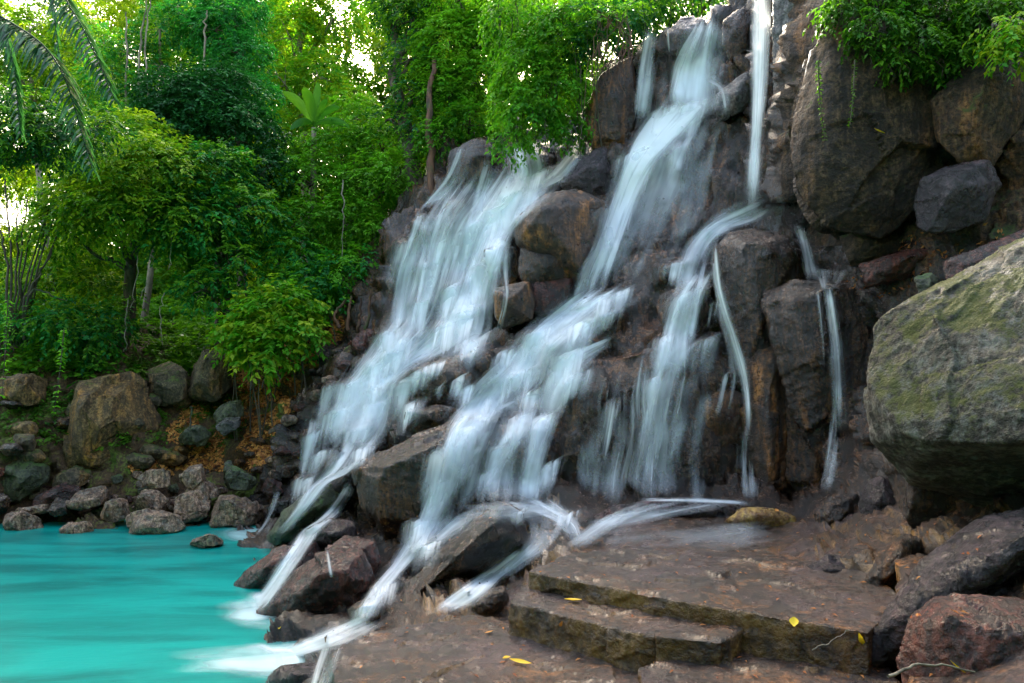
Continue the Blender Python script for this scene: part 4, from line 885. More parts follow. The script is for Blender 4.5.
# thin sheet of water on the ledge, foam on the pool
def flat_sheet(name, L, Rr, z, mat, dens, label, cat):
    n1 = 40; Lp = polyline(L, n1); Rp = polyline(Rr, n1); n2 = 24; u = np.linspace(0, 1, n2)
    px = Lp[:, None, 0] * (1 - u) + Rp[:, None, 0] * u; py = Lp[:, None, 1] * (1 - u) + Rp[:, None, 1] * u
    d = ray(px, py); t = (z - 2.5) / d[..., 2]; V = CAM + d * t[..., None]
    V[..., 2] += 0.004 * vnoise(V.reshape(-1, 3) * 4, 3).reshape(px.shape)
    tv = np.linspace(0, 1, n1)[:, None]
    ed = np.minimum(sm(u, 0, .3), sm(1 - u, 0, .3))[None] * sm(tv, 0, .2) * sm(1 - tv, 0, .35)
    sl = np.r_[0, np.cumsum(np.linalg.norm(np.diff((Lp + Rp) / 2, axis=0), axis=1))]
    uv = np.stack([(u[None]) * np.linalg.norm(Lp - Rp, axis=1).mean() / 7 + np.zeros((n1, 1)), np.repeat(sl[:, None] / 7, n2, 1)], -1)
    o = mesh_np(name, V.reshape(-1, 3), grid_faces(n1, n2), mat, attrs={'dens': np.full(n1 * n2, dens), 'edge': ed.ravel()}, uv=uv.reshape(-1, 2))
    return tag(o, label, cat, kind='stuff')
flat_sheet('foam', [(300,590),(262,598),(218,608)], [(300,612),(262,624),(218,620)], 0.015, M['foam'], .8, 'white foam fanning from the little stepped fall', 'foam')
flat_sheet('foam', [(330,580),(270,588),(200,598)], [(330,640),(270,636),(205,628)], 0.011, M['foam'], .42, 'thin milky foam spreading round the little stepped fall', 'foam')
flat_sheet('foam', [(350,625),(260,634),(130,648)], [(350,690),(270,690),(150,684)], 0.0125, M['foam'], .42, 'thin milky foam spreading at the foot of the foaming chute', 'foam')
flat_sheet('foam', [(300,518),(260,520),(205,524)], [(300,552),(260,550),(210,540)], 0.011, M['foam'], .42, 'faint foam film in front of the brown shore boulder', 'foam')
flat_sheet('foam', [(330,638),(270,646),(210,655),(165,660)], [(330,668),(280,678),(230,674),(185,669)], 0.02, M['foam'], .75, 'long white streak of foam at the foot of the foaming chute', 'foam')
flat_sheet('foam', [(275,530),(255,526),(235,526)], [(282,540),(260,536),(235,532)], 0.015, M['foam'], .8, 'small patch of foam beside the green rock', 'foam')
# ------------------------------------------------------------------ vegetation
allT = BVHTree.FromPolygons(G2.reshape(-1, 3).tolist(), FA.tolist())
def ground_z(x, y):
    h = allT.ray_cast(Vector((x, y, 60)), Vector((0, 0, -1)))
    return h[0].z if h[0] is not None else 0.0
def unit(a): return a / (np.linalg.norm(a, axis=-1, keepdims=True) + 1e-9)
def leaves(c, d, n, L, W, fold=0.12):
    """folded leaf blades: base points c, direction d, surface normal n"""
    d = unit(d); s = unit(np.cross(d, n)); n = unit(np.cross(s, d))
    L = np.broadcast_to(L, len(c))[:, None]; W = np.broadcast_to(W, len(c))[:, None]
    V = np.stack([c, c + d * L * .42 + s * W / 2 + n * W * fold, c + d * L - n * L * .12, c + d * L * .42 - s * W / 2 + n * W * fold], 1)
    Fq = np.arange(len(c) * 4).reshape(-1, 4)
    return V.reshape(-1, 3), Fq
def twig_leaves(p, out, ls, per=8, tl=0.35, droop=0.5, rg=rng):
    """p: twig bases, out: twig directions"""
    k = len(p); t = rg.uniform(0.1, 1, (k, per)); sgn = np.where(np.arange(per) % 2 == 0, 1.0, -1.0)[None] * np.ones((k, 1))
    td = unit(out + np.array([0, 0, -droop]) + rg.normal(0, .25, (k, 3)))
    up = unit(np.array([0, 0, 1.0]) + out * 0.35 + rg.normal(0, .22, (k, 3)))
    side = unit(np.cross(td, up))
    c = p[:, None] + td[:, None] * (t * tl)[..., None] - np.array([0, 0, 1.0]) * (t ** 2 * tl * .3)[..., None]
    d = td[:, None] * .55 + side[:, None] * sgn[..., None] * .85 + np.array([0, 0, -.35]) + rg.normal(0, .18, (k, per, 3))
    n = up[:, None] + rg.normal(0, .22, (k, per, 3))
    L = ls * rg.uniform(.65, 1.3, k * per)
    V, Fq = leaves(c.reshape(-1, 3), d.reshape(-1, 3), n.reshape(-1, 3), L, L * .48)
    tint = np.repeat(np.clip(np.repeat(rg.uniform(0, 1, k), per) * .6 + rg.uniform(0, .4, k * per), 0, 1), 4)
    return V, Fq, tint
class Acc:
    def __init__(s): s.V = []; s.F = []; s.T = []; s.n = 0
    def add(s, V, Fq, T=None):
        s.V.append(V); s.F.append(Fq + s.n); s.n += len(V); s.T.append(np.zeros(len(V)) if T is None else T)
    def build(s, name, mat, parent=None, origin=None, smooth=False):
        V = np.concatenate(s.V)
        return mesh_np(name, V, np.concatenate(s.F), mat, parent=parent, origin=origin, smooth=smooth, attrs={'tint': np.concatenate(s.T)})
def tube(pts_, r0, r1, n=8, wob=0.0):
    pts_ = np.array(pts_, float); m = len(pts_); rr = np.linspace(r0, r1, m)
    t = unit(np.gradient(pts_, axis=0)); ref = np.array([0.3, 0.9, 0.1]); a = unit(np.cross(t, ref)); b = np.cross(t, a)
    th = np.linspace(0, 2 * np.pi, n, endpoint=False)
    ring = (a[:, None] * np.cos(th)[None, :, None] + b[:, None] * np.sin(th)[None, :, None]) * rr[:, None, None]
    if wob: ring = ring * (1 + wob * rng.uniform(-1, 1, (m, n, 1)))
    V = (pts_[:, None] + ring).reshape(-1, 3)
    i = np.arange(m - 1)[:, None] * n + np.arange(n)[None]; j = np.arange(m - 1)[:, None] * n + (np.arange(n)[None] + 1) % n
    return V, np.stack([i, j, j + n, i + n], -1).reshape(-1, 4)
def curve(a, b, sag=(0, 0, 0), n=10, jit=0.0):
    t = np.linspace(0, 1, n)[:, None]; c = np.array(a) * (1 - t) + np.array(b) * t + np.array(sag) * (4 * t * (1 - t))
    if jit: c[1:-1] += rng.normal(0, jit, (n - 2, 3))
    return c
def blob_twigs(c, r, k, shell=(0.55, 1.05)):
    d = unit(rng.normal(0, 1, (k, 3))); d[:, 2] = np.abs(d[:, 2]) * np.where(rng.uniform(0, 1, k) < .72, 1, -.8)
    lump = 1 + .28 * fbm(d * 2.0 + c[None] * 1.7, 1.0, 3, 77)
    rad = rng.uniform(shell[0], shell[1], k) ** .6 * lump
    return c + d * np.array(r) * rad[:, None], d
def crown(blobs, mats, ls, dens, per=9, tl=.35, droop=.5):
    """blobs: (px, py, Y, radius_px[, squash]) -> {mat: Acc}"""
    acc = {m: Acc() for m in mats}; cs = []
    for q in blobs:
        px, py, Y, rp = q[:4]; sq = q[4] if len(q) > 4 else .8
        c = P(px, py, Y); r = rp / F * Y; cs.append((c, r))
        area = r * r * 20
        for mi, m in enumerate(mats):
            k = int(area * dens / len(mats) / (per * ls * ls * .24))
            k = max(20, min(k, 14000))
            p, d = blob_twigs(c, (r, r * .9, r * sq), k)
            if mi == 1:      # second leaf colour sits higher; a lighter one paints in sunlit tops
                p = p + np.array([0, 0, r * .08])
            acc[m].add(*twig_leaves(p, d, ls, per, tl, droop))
    return acc, cs
NTREE = [0]
def tree(name, label, cat, mats, blobs, base=None, tr=0.16, bark='bark', ls=.13, dens=1.0, group=None, per=9, tl=.4, droop=.5, trunk=True):
    acc, cs = crown(blobs, mats, ls, dens, per, tl, droop)
    cen = np.mean([c for c, r in cs], 0); low = min(cs, key=lambda q: q[0][2])
    if base is not None: bx = P(base[0], 400, base[1])[0]; by = base[1]
    else: bx, by = cen[0], cen[1] + .6
    bz = ground_z(bx, by) - .1
    root = empty(name, (bx, by, bz)); tag(root, label, cat, group)
    A0 = Acc()
    top = max(cs, key=lambda q: q[0][2])[0]
    tp = curve((bx, by, bz), tuple(top), (rng.uniform(-.3, .3), 0, 0), 16, tr * .25)
    if trunk:
        A0.add(*tube(tp, tr, tr * .35, 10, .08))
        for c, r in cs:
            j = int(np.argmin(np.linalg.norm(tp - (c - np.array([0, 0, r * 1.2])), axis=1))); j = min(j, 13)
            A0.add(*tube(curve(tp[j], tuple(c), (0, 0, -.1 * r), 8, .04), tr * .45, tr * .12, 6))
            for _ in range(5):
                e = c + unit(rng.normal(0, 1, 3)) * r * .85
                A0.add(*tube(curve(tuple(c), tuple(e), (0, 0, .08 * r), 6, .02), tr * .14, tr * .04, 5))
        A0.build('trunk', M[bark], root)
    else:
        for c, r in cs:
            for _ in range(2):
                e = c + unit(rng.normal(0, 1, 3)) * r * .8
                A0.add(*tube(curve((c[0] + rng.uniform(-.2, .2), c[1] + .2, ground_z(c[0], c[1] + .2)), tuple(e), (0, 0, .1), 7, .02), .018, .006, 5))
        A0.build('stem', M[bark], root)
    for m, a in acc.items(): a.build('crown', M[m], root)
    return root

TREES = [
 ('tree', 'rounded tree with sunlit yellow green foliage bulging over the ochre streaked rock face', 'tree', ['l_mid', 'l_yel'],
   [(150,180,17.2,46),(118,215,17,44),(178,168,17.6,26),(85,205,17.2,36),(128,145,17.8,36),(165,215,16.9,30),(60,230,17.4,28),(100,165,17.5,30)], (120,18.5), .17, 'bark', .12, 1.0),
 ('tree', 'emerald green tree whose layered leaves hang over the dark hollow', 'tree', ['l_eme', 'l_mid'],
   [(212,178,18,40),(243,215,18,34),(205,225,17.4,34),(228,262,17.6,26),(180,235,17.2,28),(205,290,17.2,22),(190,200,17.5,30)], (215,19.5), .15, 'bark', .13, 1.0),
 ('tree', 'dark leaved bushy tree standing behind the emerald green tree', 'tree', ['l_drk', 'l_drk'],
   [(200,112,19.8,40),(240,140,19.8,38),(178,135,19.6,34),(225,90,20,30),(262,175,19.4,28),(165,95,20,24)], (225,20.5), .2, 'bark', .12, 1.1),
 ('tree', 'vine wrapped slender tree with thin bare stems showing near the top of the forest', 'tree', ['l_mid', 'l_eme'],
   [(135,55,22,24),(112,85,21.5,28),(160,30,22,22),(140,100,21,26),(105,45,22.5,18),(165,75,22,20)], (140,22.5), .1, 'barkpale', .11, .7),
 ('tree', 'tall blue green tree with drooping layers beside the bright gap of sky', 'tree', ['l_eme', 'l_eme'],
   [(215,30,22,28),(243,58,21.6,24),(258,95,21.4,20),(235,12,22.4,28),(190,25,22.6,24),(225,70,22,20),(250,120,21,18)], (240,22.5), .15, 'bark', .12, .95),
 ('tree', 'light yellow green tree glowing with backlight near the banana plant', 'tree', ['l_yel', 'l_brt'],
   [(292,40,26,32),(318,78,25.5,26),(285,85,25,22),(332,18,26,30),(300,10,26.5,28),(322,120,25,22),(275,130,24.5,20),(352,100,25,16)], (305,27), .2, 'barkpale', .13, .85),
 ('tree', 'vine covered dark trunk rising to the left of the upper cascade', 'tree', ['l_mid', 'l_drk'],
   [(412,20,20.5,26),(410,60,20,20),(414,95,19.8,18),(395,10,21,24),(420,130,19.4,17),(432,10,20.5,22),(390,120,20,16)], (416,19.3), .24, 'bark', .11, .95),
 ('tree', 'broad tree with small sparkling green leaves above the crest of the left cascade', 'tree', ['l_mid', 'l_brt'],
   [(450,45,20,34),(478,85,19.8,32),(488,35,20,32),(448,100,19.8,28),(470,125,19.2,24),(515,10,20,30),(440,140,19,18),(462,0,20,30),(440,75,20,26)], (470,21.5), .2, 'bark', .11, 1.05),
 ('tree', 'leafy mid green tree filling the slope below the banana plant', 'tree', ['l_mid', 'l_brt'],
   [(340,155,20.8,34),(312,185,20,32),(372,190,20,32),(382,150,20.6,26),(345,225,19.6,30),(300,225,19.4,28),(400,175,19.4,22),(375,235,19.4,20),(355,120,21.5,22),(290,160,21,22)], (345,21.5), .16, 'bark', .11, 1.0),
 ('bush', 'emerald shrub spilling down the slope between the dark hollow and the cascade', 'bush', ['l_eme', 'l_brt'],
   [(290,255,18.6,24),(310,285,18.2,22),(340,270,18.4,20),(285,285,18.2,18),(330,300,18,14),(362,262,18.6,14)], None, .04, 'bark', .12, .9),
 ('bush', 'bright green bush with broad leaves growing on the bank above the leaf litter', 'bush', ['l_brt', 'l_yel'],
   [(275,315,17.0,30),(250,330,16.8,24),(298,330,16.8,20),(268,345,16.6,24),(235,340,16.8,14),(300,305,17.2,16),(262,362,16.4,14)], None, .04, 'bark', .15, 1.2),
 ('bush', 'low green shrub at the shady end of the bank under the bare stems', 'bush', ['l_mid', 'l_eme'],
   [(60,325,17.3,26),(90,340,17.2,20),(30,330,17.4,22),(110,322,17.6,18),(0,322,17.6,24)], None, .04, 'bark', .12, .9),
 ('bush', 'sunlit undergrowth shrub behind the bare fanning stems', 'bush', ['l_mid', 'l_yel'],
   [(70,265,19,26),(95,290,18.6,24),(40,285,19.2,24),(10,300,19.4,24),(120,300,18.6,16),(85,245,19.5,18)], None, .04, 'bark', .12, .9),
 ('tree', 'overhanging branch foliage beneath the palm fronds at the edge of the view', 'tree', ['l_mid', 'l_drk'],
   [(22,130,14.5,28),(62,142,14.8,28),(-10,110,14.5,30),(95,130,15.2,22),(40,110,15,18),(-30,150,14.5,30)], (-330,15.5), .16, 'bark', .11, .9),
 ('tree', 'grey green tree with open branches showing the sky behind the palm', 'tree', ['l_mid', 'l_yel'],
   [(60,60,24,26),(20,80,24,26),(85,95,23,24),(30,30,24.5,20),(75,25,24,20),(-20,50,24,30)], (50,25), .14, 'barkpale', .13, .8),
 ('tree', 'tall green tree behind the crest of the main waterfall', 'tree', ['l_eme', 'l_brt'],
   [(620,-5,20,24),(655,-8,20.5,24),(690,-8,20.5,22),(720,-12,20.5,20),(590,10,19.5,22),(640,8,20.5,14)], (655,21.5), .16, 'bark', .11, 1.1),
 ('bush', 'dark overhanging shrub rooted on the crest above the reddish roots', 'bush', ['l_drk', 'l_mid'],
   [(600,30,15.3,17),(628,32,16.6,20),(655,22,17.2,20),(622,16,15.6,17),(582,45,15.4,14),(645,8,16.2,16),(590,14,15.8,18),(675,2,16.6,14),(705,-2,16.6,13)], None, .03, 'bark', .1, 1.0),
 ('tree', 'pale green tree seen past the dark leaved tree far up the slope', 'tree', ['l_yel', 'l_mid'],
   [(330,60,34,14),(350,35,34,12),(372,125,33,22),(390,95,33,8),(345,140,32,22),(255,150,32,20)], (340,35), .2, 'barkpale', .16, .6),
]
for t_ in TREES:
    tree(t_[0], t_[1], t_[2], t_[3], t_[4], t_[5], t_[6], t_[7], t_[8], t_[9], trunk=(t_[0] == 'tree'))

def W(x, y, z, r):                      # a world position as (px, py, Y, radius in px)
    q = np.array([x, y, z]) - CAM; f = q @ FWD
    return (512 + F * q[0] / f, 341.5 - F * (q @ UP) / f, y, r / y * F, .45)
# curtain of vines hanging over the cliff between the two cascades
def curtain(label, spots, mats, ls, dens, name='hanging_vine', cat='vine', per=8, tl=.35):
    acc, cs = crown(spots, mats, ls, dens, per, tl, 1.1)
    cen = np.mean([c for c, r in cs], 0)
    root = empty(name, tuple(cen)); tag(root, label, cat)
    A0 = Acc()
    for c, r in cs:
        for _ in range(4):
            x = c + np.array([rng.uniform(-r, r) * .7, rng.uniform(-.1, .3), r * .8])
            A0.add(*tube(curve(tuple(x), (x[0] + rng.uniform(-.2, .2), x[1] - .1, x[2] - r * rng.uniform(1.6, 2.3)), (0, -.05, 0), 9, .025), .014, .005, 5))
    A0.build('stem', M['bark'], root)
    for m, a in acc.items(): a.build('foliage', M[m], root)
    return root
curtain('thick curtain of bright green vines hanging over the left cascade', [(515,25,16.2,30,1.2),(555,45,15.9,30,1.2),(528,75,15.8,30,1.2),(560,95,15.6,25,1.1),(530,115,15.5,25,1),(512,100,15.8,20,1.2),(575,20,16,24),(510,140,15.4,12,1.4),(570,125,15.5,14,1)],
        ['l_brt', 'l_mid'], .11, 1.15)
curtain('hanging ferns and moss draped over the great brown cliff block', [(845,12,9.75,22),(880,28,9.4,26,.7),(915,40,9.3,26,.7),(950,55,9.3,24,.7),(990,20,9.2,34),(930,5,9.6,36),(865,0,9.9,30),(900,60,9.35,16,.5),(865,45,9.6,18,.6),(975,50,9.3,20,.6),(930,68,9.35,14,.5),(1000,0,9.5,30),(955,20,9.5,28),(890,5,9.8,28)],
        ['l_fern', 'l_mid'], .075, 1.0, 'hanging_fern', 'fern', per=10, tl=.22)
curtain('bright tuft of fern leaves hanging beside the pale wet rock strip', [(1003,30,8.6,18),(1018,45,8.5,18),(1030,25,8.5,20)], ['l_brt', 'l_yel'], .09, .8, 'hanging_fern', 'fern', tl=.25)

# bare hanging roots at the crest
def strands(name, label, cat, lines, r, mat):
    a = Acc()
    for ln in lines:
        p = [P(*x) for x in ln]; pp = polyline(np.array(p), 14); pp[1:-1] += rng.normal(0, .02 if r > .009 else .004, (12, 3))
        a.add(*tube(pp, r, r * .5, 5))
    V = np.concatenate(a.V); org = V.mean(0)
    o = a.build(name, M[mat], origin=org, smooth=True); tag(o, label, cat); return o
strands('hanging_root', 'tangle of reddish roots hanging from the crest above the wedge rock', 'roots',
    [[(612+random.uniform(-16,20), 10+random.uniform(0,10), 15.0), (610+random.uniform(-20,22), 45, 14.9), (612+random.uniform(-24,18), 70+random.uniform(0,30), 14.8)] for _ in range(16)]
    + [[(625,20,15),(600,45,14.9),(588,65,15),(584,110,15)], [(632,30,15),(615,60,14.9),(590,75,15),(586,80,15)]], .014, 'barkred')
strands('liana', 'thin lianas dangling in the dark hollow beneath the emerald tree', 'vine',
    [[(153,238,16.9),(150,270,16.8),(140,300,16.8)], [(137,255,16.9),(136,280,16.8),(130,308,16.8)], [(128,300,16.9),(126,340,16.8),(124,352,16.8)], [(165,290,16.9),(160,320,16.8),(163,345,16.8)], [(172,220,16.9),(170,260,16.8),(168,270,16.7)]], .012, 'barkpale')
strands('liana', 'single long thin liana hanging in front of the mid slope foliage', 'vine', [[(343,180,18.6),(343,220,18.4),(342,258,18.3)]], .02, 'barkpale')
strands('liana', 'short thin liana dangling from the vine curtain over the cascade', 'vine', [[(545,110,15.2),(546,140,15.1),(544,168,15.1)], [(580,60,15.2),(581,110,15.1),(579,150,15.1)]], .012, 'bark')
strands('bare_shrub', 'fan of thin bare dark stems rising at the shady end of the bank', 'shrub',
    [[(5+i*3, 345, 17.0+.1*i), (8+i*4, 270, 17), (-6+i*11, 190+random.uniform(-15,20), 17.2)] for i in range(9)] + [[(24,340,16.9),(26,300,16.9),(52,250,17)], [(24,320,16.9),(32,290,16.9),(64,300,17)]], .03, 'bark')
for lab, ln in [('thin pale sapling stem beside the drooping blue green tree', [(202,110,20.9),(204,40,20.9),(207,10,20.9)]), ('upright pale sapling stem left of the crossing pair near the forest top', [(126,110,20.8),(127,40,20.8),(126,12,20.8)]), ('pale sapling stem leaning right across its neighbour', [(136,100,20.8),(142,30,20.8),(148,-5,20.8)]), ('pale sapling stem crossed by the leaning one', [(148,100,20.8),(145,40,20.8),(150,0,20.8)])]:
    strands('sapling', lab, 'sapling', [ln], .035, 'barkpale')
strands('bare_tree', 'dark bare tree trunk beside the vine covered trunk near the cascade', 'tree trunk', [[(430,230,18.3),(432,180,18.5),(428,120,18.8),(434,60,19.2)]], .13, 'barkred')
for i, (lab, ln) in enumerate([
    ('cut reddish stump like roots beneath the shrub near the cascade', [[(348,330,17.4),(349,315,17.4),(351,296,17.4)], [(358,335,17.3),(360,315,17.3),(361,298,17.3)], [(366,330,17.3),(369,310,17.3),(371,290,17.3)], [(340,328,17.4),(334,315,17.4),(346,300,17.4)]]),
    ('thin bare stems under the bright green bush', [[(250,390,16.3),(251,372,16.4),(250,350,16.6)], [(262,388,16.3),(266,370,16.4),(263,350,16.6)], [(280,380,16.4),(276,365,16.4),(284,350,16.6)], [(190,428,16.1),(191,415,16.1),(192,406,16.2)]])]):
    strands('hanging_root' if i == 0 else 'bare_shrub', lab, 'roots' if i == 0 else 'stems', ln, .05 if i == 0 else .02, 'barkred' if i == 0 else 'bark')

# leafy creepers hanging at the shady edge
def creeper(label, pth, mat='l_brt', ls=.1, k=26):
    p = polyline(np.array([P(*x) for x in pth]), k); root = empty('creeper', tuple(p[0])); tag(root, label, 'vine')
    a = Acc(); a.add(*tube(p, .012, .006, 5)); a.build('stem', M['bark'], root)
    b = Acc(); d = rng.normal(0, 1, (k * 3, 3)); d[:, 2] = -.3 + d[:, 2] * .2
    V, Fq = leaves(np.repeat(p, 3, 0), d, np.array([0, 0, 1.0]) + rng.normal(0, .3, (k * 3, 3)), ls * rng.uniform(.8, 1.3, k * 3), ls * .55)
    b.add(V, Fq, np.repeat(rng.uniform(.2, 1, k * 3), 4)); b.build('foliage', M[mat], root)
creeper('leafy creeper hanging along the shady end beside the bare stems', [(8,300,13.8),(6,340,13.6),(2,395,13.5)])
creeper('leafy creeper dangling in front of the narrow brown block', [(64,330,14.2),(60,370,14),(54,412,14)])
creeper('thin creeper trailing down the face of the great brown cliff block', [(818,60,9.3),(820,100,9.2),(825,140,9.2)], 'l_fern', .05, 30)
creeper('mossy trailing root down the middle of the great brown cliff block', [(855,60,9.2),(853,95,9.15),(850,125,9.15)], 'l_fern', .04, 24)

# banana plant
def banana():
    c = P(312, 150, 20.2); gz = ground_z(c[0], c[1]); root = empty('banana_plant', (c[0], c[1], gz)); tag(root, 'banana plant with large upright bright green leaves in the middle of the forest slope', 'banana plant')
    a = Acc(); a.add(*tube(curve((c[0], c[1], gz), tuple(P(314, 128, 20.2)), (.05, 0, 0), 10), .14, .07, 10)); a.build('trunk', M['barkpale'], root)
    for (tx, ty, w) in [(282,92,.42),(303,88,.5),(318,82,.36),(340,108,.3),(350,128,.3),(290,130,.34),(328,100,.3)]:
        s = P(314, 126, 20.2); e = P(tx, ty, 19.9 + random.uniform(-.4, .4)); p = curve(tuple(s), tuple(e), (0, 0, .18), 16)
        t = unit(np.gradient(p, axis=0)); sd = unit(np.cross(t, np.array([0.1, 1.0, .3]))); nn = np.cross(sd, t)
        pr = w * .32 * np.sin(np.pi * np.clip(np.linspace(-.05, 1, 16), 0.02, 1)) ** .6
        V = np.stack([p - sd * pr[:, None] + nn * pr[:, None] * .35, p, p + sd * pr[:, None] + nn * pr[:, None] * .35], 1).reshape(-1, 3)
        mesh_np('leaf', V, grid_faces(16, 3), M['l_mid'], parent=root, attrs={'tint': np.full(48, random.uniform(.0, .25))})
banana()

# palm with fronds reaching into the view
def palm():
    bx, by = P(-170, 400, 7.2)[0], 7.2
    root = empty('palm_tree', (bx, by, -.6)); tag(root, 'palm with dark feathery fronds hanging into the top corner of the view', 'palm tree')
    a = Acc(); top = P(-120, -60, 7.0); a.add(*tube(curve((bx, by, -.6), tuple(top), (0, 0, 0), 24, .02), .17, .12, 12, .05)); a.build('trunk', M['bark'], root)
    fr = [[(-110,-60,6.9),(20,-50,6.6),(75,15,6.3),(114,98,6.1)], [(-110,-50,6.9),(-10,10,6.5),(55,60,6.2),(92,168,6.0)], [(-110,-50,6.9),(-20,-10,7.3),(10,50,7.4),(20,130,7.4)],
          [(-110,-60,6.9),(-40,-90,7.6),(40,-40,8),(60,60,8.1)], [(-110,-40,6.9),(-60,10,6.2),(-25,70,5.9),(-10,150,5.8)]]
    for fi, ln in enumerate(fr):
        p = polyline(np.array([P(*x) for x in ln]), 100); st = Acc(); st.add(*tube(p, .02, .004, 6)); fo = st.build('frond', M['l_palm'], root, smooth=True)
        t = unit(np.gradient(p, axis=0)); b = Acc()
        up = np.array([0, 0, 1.0]); s = unit(np.cross(t, up))
        for sg in (1, -1):
            for rep in range(2):
                idx = np.arange(12, 100); c = p[idx] + t[idx] * rng.uniform(-.02, .02, (len(idx), 1)); L = .46 * np.sin(np.pi * np.clip(idx / 106, .12, .93)) ** .7 * rng.uniform(.8, 1.1, len(idx))
                d0 = t[idx] * .55 + s[idx] * sg * .75 + np.array([0, 0, -.35]) + rng.normal(0, .1, (len(idx), 3)); d0 = unit(d0)
                # each leaflet bends downwards in three pieces
                q0 = c; w = .024; segs = []
                nrm = unit(np.cross(d0, np.cross(up, d0))); prev = q0; dcur = d0
                for k in range(3):
                    nx = prev + unit(dcur) * (L / 3)[:, None]; sd = unit(np.cross(dcur, nrm)) * (w * [1, .95, .55][k] / 2); sd2 = unit(np.cross(dcur, nrm)) * (w * [.95, .55, .06][k] / 2)
                    V = np.stack([prev - sd, prev + sd, nx + sd2, nx - sd2], 1).reshape(-1, 3); b.add(V, np.arange(len(idx) * 4).reshape(-1, 4), np.repeat(rng.uniform(0, 1, len(idx)), 4))
                    prev = nx; dcur = dcur + np.array([0, 0, -.45])
        lf = b.build('leaflets', M['l_palm'], root)
        lf.parent = fo
    return root
palm()

# far wood and undergrowth: uncountable masses
def mass(name, label, spots, mat, ls, dens, cat):
    acc, cs = crown(spots, [mat], ls, dens, 8, ls * 2.6, .5)
    o = acc[mat].build(name, M[mat], origin=np.mean([c for c, r in cs], 0)); tag(o, label, cat, kind='stuff'); return o
wood = []
for i in range(380):
    px = random.uniform(-160, 620); Y = random.uniform(28, 46); py = random.uniform(150, 320) if random.random() < .6 else random.uniform(-20, 150)
    if abs(px - 370) < 22 and py < 100: continue
    if abs(px - 20) < 26 and 160 < py < 235: continue
    if (px < 60 or abs(px - 100) < 30) and py < 60 and random.random() < .3: continue
    wood.append((px, py, Y, random.uniform(26, 46)))
mass('woods', 'far green wood closing the view behind the trees', wood[::2], 'l_mid', .2, .5, 'wood')
mass('woods', 'far yellow green wood lit from behind between the trees', wood[1::2], 'l_yel', .2, .5, 'wood')

ring = []  # unseen trees round the back and sides, added to block low sky light
for k in range(64):
    an = R(random.uniform(150, 390)); rr_ = random.uniform(15, 20)
    x_, y_ = rr_ * math.cos(an) + 1, rr_ * math.sin(an) + 2
    if abs(y_) < 4: y_ = -4.5 if y_ < 0 else 4.5
    ring.append(W(x_, y_, random.uniform(1, 13), random.uniform(2.6, 4.0))[:4] + (.9,))
mass('woods', 'unseen dense wood added behind the camera to block low sky light', ring, 'l_mid', .32, .45, 'wood')

# undergrowth on the bank
TV = G2.reshape(-1, 3); tn = gnormals(G2).reshape(-1, 3)
tn = np.where((tn[:, 2:3] < 0), -tn, tn)
fm = (FA.shape[0]); Fpx = GPX.ravel()[FA].mean(1); Fpy = GPY.ravel()[FA].mean(1)
def scatter(sel, n):
    ii = np.where(sel)[0]; ar = fa_area[ii]; f = FA[rng.choice(ii, n, p=ar / ar.sum())]; w = rng.dirichlet([1, 1, 1, 1], n)
    return (TV[f] * w[..., None]).sum(1), unit(tn[f].mean(1))
fa_area = np.linalg.norm(np.cross(TV[FA[:,1]]-TV[FA[:,0]], TV[FA[:,3]]-TV[FA[:,0]]), axis=1)
sel = (Fpy < 375) & (Fpx < edge_bank - 8) & (Fpx > -160) & (TV[FA[:,0],1] < 30)
p, n_ = scatter(sel, 26000); keep = fbm(p, 1.2, 3, 5) > -.05; p, n_ = p[keep], n_[keep]
V, Fq, T = twig_leaves(p + n_ * .05, unit(n_ + rng.normal(0, .5, p.shape)), .17, 8, .5, -.1)
a = Acc(); a.add(V, Fq, T); o = a.build('undergrowth', M['l_mid'], origin=p.mean(0)); tag(o, 'low leafy undergrowth covering the shaded slope', 'undergrowth', kind='stuff')
sel = (Fpy < 445) & (Fpy > 355) & (Fpx < 245) & (Fpx > -160)
p, n_ = scatter(sel, 5000); keep = fbm(p, .6, 3, 15) > .12; p, n_ = p[keep], n_[keep]
V, Fq, T = twig_leaves(p + n_ * .05, unit(n_ + rng.normal(0, .5, p.shape)), .08, 7, .22, .3)
a = Acc(); a.add(V, Fq, T); o = a.build('undergrowth', M['l_fern'], origin=p.mean(0)); tag(o, 'patches of small plants growing between the shaded bank blocks', 'undergrowth', kind='stuff')
lsx = np.interp(Fpy, [320, 360, 400, 440, 470], [350, 330, 285, 245, 215])
sel = (np.abs(Fpx - lsx + 14) < 76) & (Fpy < 470) & (Fpy > 320) & (Fpx < edge_bank)
p, n_ = scatter(sel, 15000); keep = fbm(p, .7, 3, 9) > -.4; p, n_ = p[keep], n_[keep]
d = rng.normal(0, 1, p.shape); d = unit(d - n_ * (d * n_).sum(1, keepdims=True)); V, Fq = leaves(p + n_ * .025, d, n_ + rng.normal(0, .35, p.shape), .085, .05, .2)
a = Acc(); a.add(V, Fq, np.repeat(rng.uniform(0, 1, len(p)), 4)); o = a.build('leaf_litter', M['l_lit'], origin=p.mean(0)); tag(o, 'orange brown dead leaves covering the slope beside the left cascade', 'leaf litter', kind='stuff')
sel = (Fpx > 850) & (Fpy > 235) & (Fpy < 300)
p, n_ = scatter(sel, 500); d = rng.normal(0, 1, p.shape); V, Fq = leaves(p + n_ * .02, d, n_, .07, .03, .2)
a = Acc(); a.add(V, Fq, np.repeat(rng.uniform(0, .6, len(p)), 4)); o = a.build('leaf_litter', M['l_lit'], origin=p.mean(0)); tag(o, 'dead leaves lying on the shelf by the dark hollow', 'leaf litter', kind='stuff')

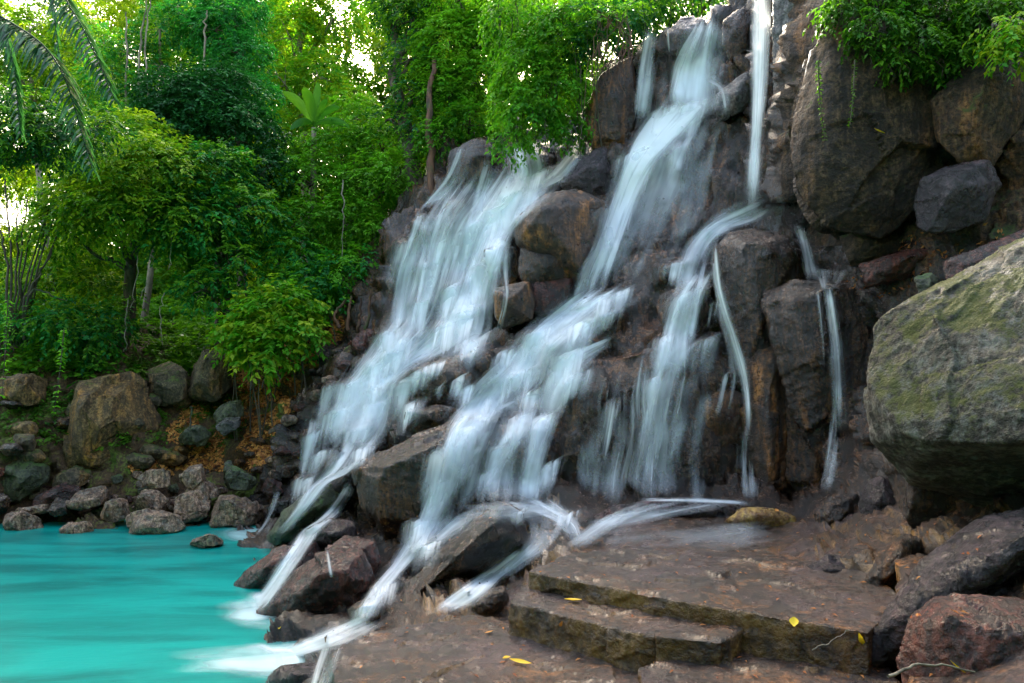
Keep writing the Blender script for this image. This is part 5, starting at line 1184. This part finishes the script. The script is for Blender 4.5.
# single fallen leaves
fb = BVHTree.FromPolygons(np.concatenate(bvh_v).tolist(), np.concatenate(bvh_f).tolist())
def fallen(label, px, py, L, W, ang, mat='l_gold', curl=.15):
    h = fb.ray_cast(Vector(CAM), Vector(ray(np.float64(px), np.float64(py))))
    if h[0] is None: return
    c = np.array(h[0]) + np.array(h[1]) * .012; n = np.array(h[1]); n = n if n[2] > 0 else -n
    n = unit(n + np.array([0, 0, .8])); d = np.array([math.cos(ang), math.sin(ang), 0.0]); d = unit(d - n * d.dot(n)); s = np.cross(n, d)
    t = np.linspace(0, 1, 9); w = W / 2 * np.sin(np.pi * np.clip(t, .03, .97)) ** .8
    p = c + d * ((t - .5) * L)[:, None] + n * (curl * L * (4 * (t - .5) ** 2))[:, None] * .5
    V = np.stack([p - s * w[:, None] + n * (w * .5)[:, None], p, p + s * w[:, None] + n * (w * .5)[:, None]], 1).reshape(-1, 3)
    o = mesh_np('fallen_leaf', V, grid_faces(9, 3), M[mat], origin=c, attrs={'tint': np.full(27, random.uniform(.3, 1))}); tag(o, label, 'leaf')
fallen('golden leaf lying flat on the middle stone step', 573, 602, .14, .05, -.1)
fallen('narrow dry tan leaf leaning on the riser of the middle stone step', 561, 625, .13, .025, 1.4, 'l_lit')
fallen('small round golden leaf on the broad brown slab', 507, 660, .06, .05, .3)
fallen('pale stretched leaf beside the round golden leaf on the slab', 520, 664, .16, .05, -.25, 'l_gold')
fallen('crumpled pale yellow leaf standing on the edge of the upper stone step', 794, 622, .07, .06, 1.2)
fallen('long bright yellow leaf leaning against the slanting purple spine', 862, 642, .16, .035, 1.0)
fallen('slim yellow leaf on the dark red and grey boulder', 960, 668, .09, .02, -.3)
fallen('small golden leaf on the red brown boulder by the pool', 279, 627, .07, .035, 1.8)
fallen('small dry curled leaf at the edge of the broad brown slab', 489, 634, .08, .03, .6, 'l_lit')
fallen('tiny orange leaf resting on the ochre rock', 776, 511, .07, .05, .8, 'l_lit')
fallen('bright straw coloured leaf caught on the great brown cliff block', 880, 131, .16, .03, 0.1)
fallen('dry tan leaf beside the step end', 450, 690, .1, .04, .9, 'l_lit')

strands('fallen_stick', 'long pale dry stick lying in front of the dark red and grey boulder', 'stick', [[(888,676,3.55),(925,664,3.7),(975,672,3.75)]], .0085, 'barkpale')
strands('fallen_stick', 'thin dry twig leaning on the riser of the upper stone step', 'stick', [[(812,650,4.62),(830,642,4.7),(850,630,4.85)]], .004, 'barkpale')
hv = np.concatenate([np.array([[rng.uniform(330, 980), rng.uniform(505, 680)] for _ in range(170)])])
cs_ = []; ns_ = []
for a_, b_ in hv:
    h = fb.ray_cast(Vector(CAM), Vector(ray(np.float64(a_), np.float64(b_))))
    if h[0] is not None and h[1][2] > .5: cs_.append(np.array(h[0]) + np.array(h[1]) * .008); ns_.append(np.array(h[1]))
cs_ = np.array(cs_); ns_ = np.array(ns_); d = rng.normal(0, 1, cs_.shape); d -= ns_ * (d * ns_).sum(1, keepdims=True)
V, Fq = leaves(cs_, d, ns_ + rng.normal(0, .15, cs_.shape), rng.uniform(.02, .06, len(cs_)), .018, .25)
a = Acc(); a.add(V, Fq, np.repeat(rng.uniform(0, .5, len(cs_)), 4)); o = a.build('leaf_litter', M['l_lit'], origin=cs_.mean(0)); tag(o, 'scattered brown leaf scraps lying on the wet stone ledge', 'leaf litter', kind='stuff')
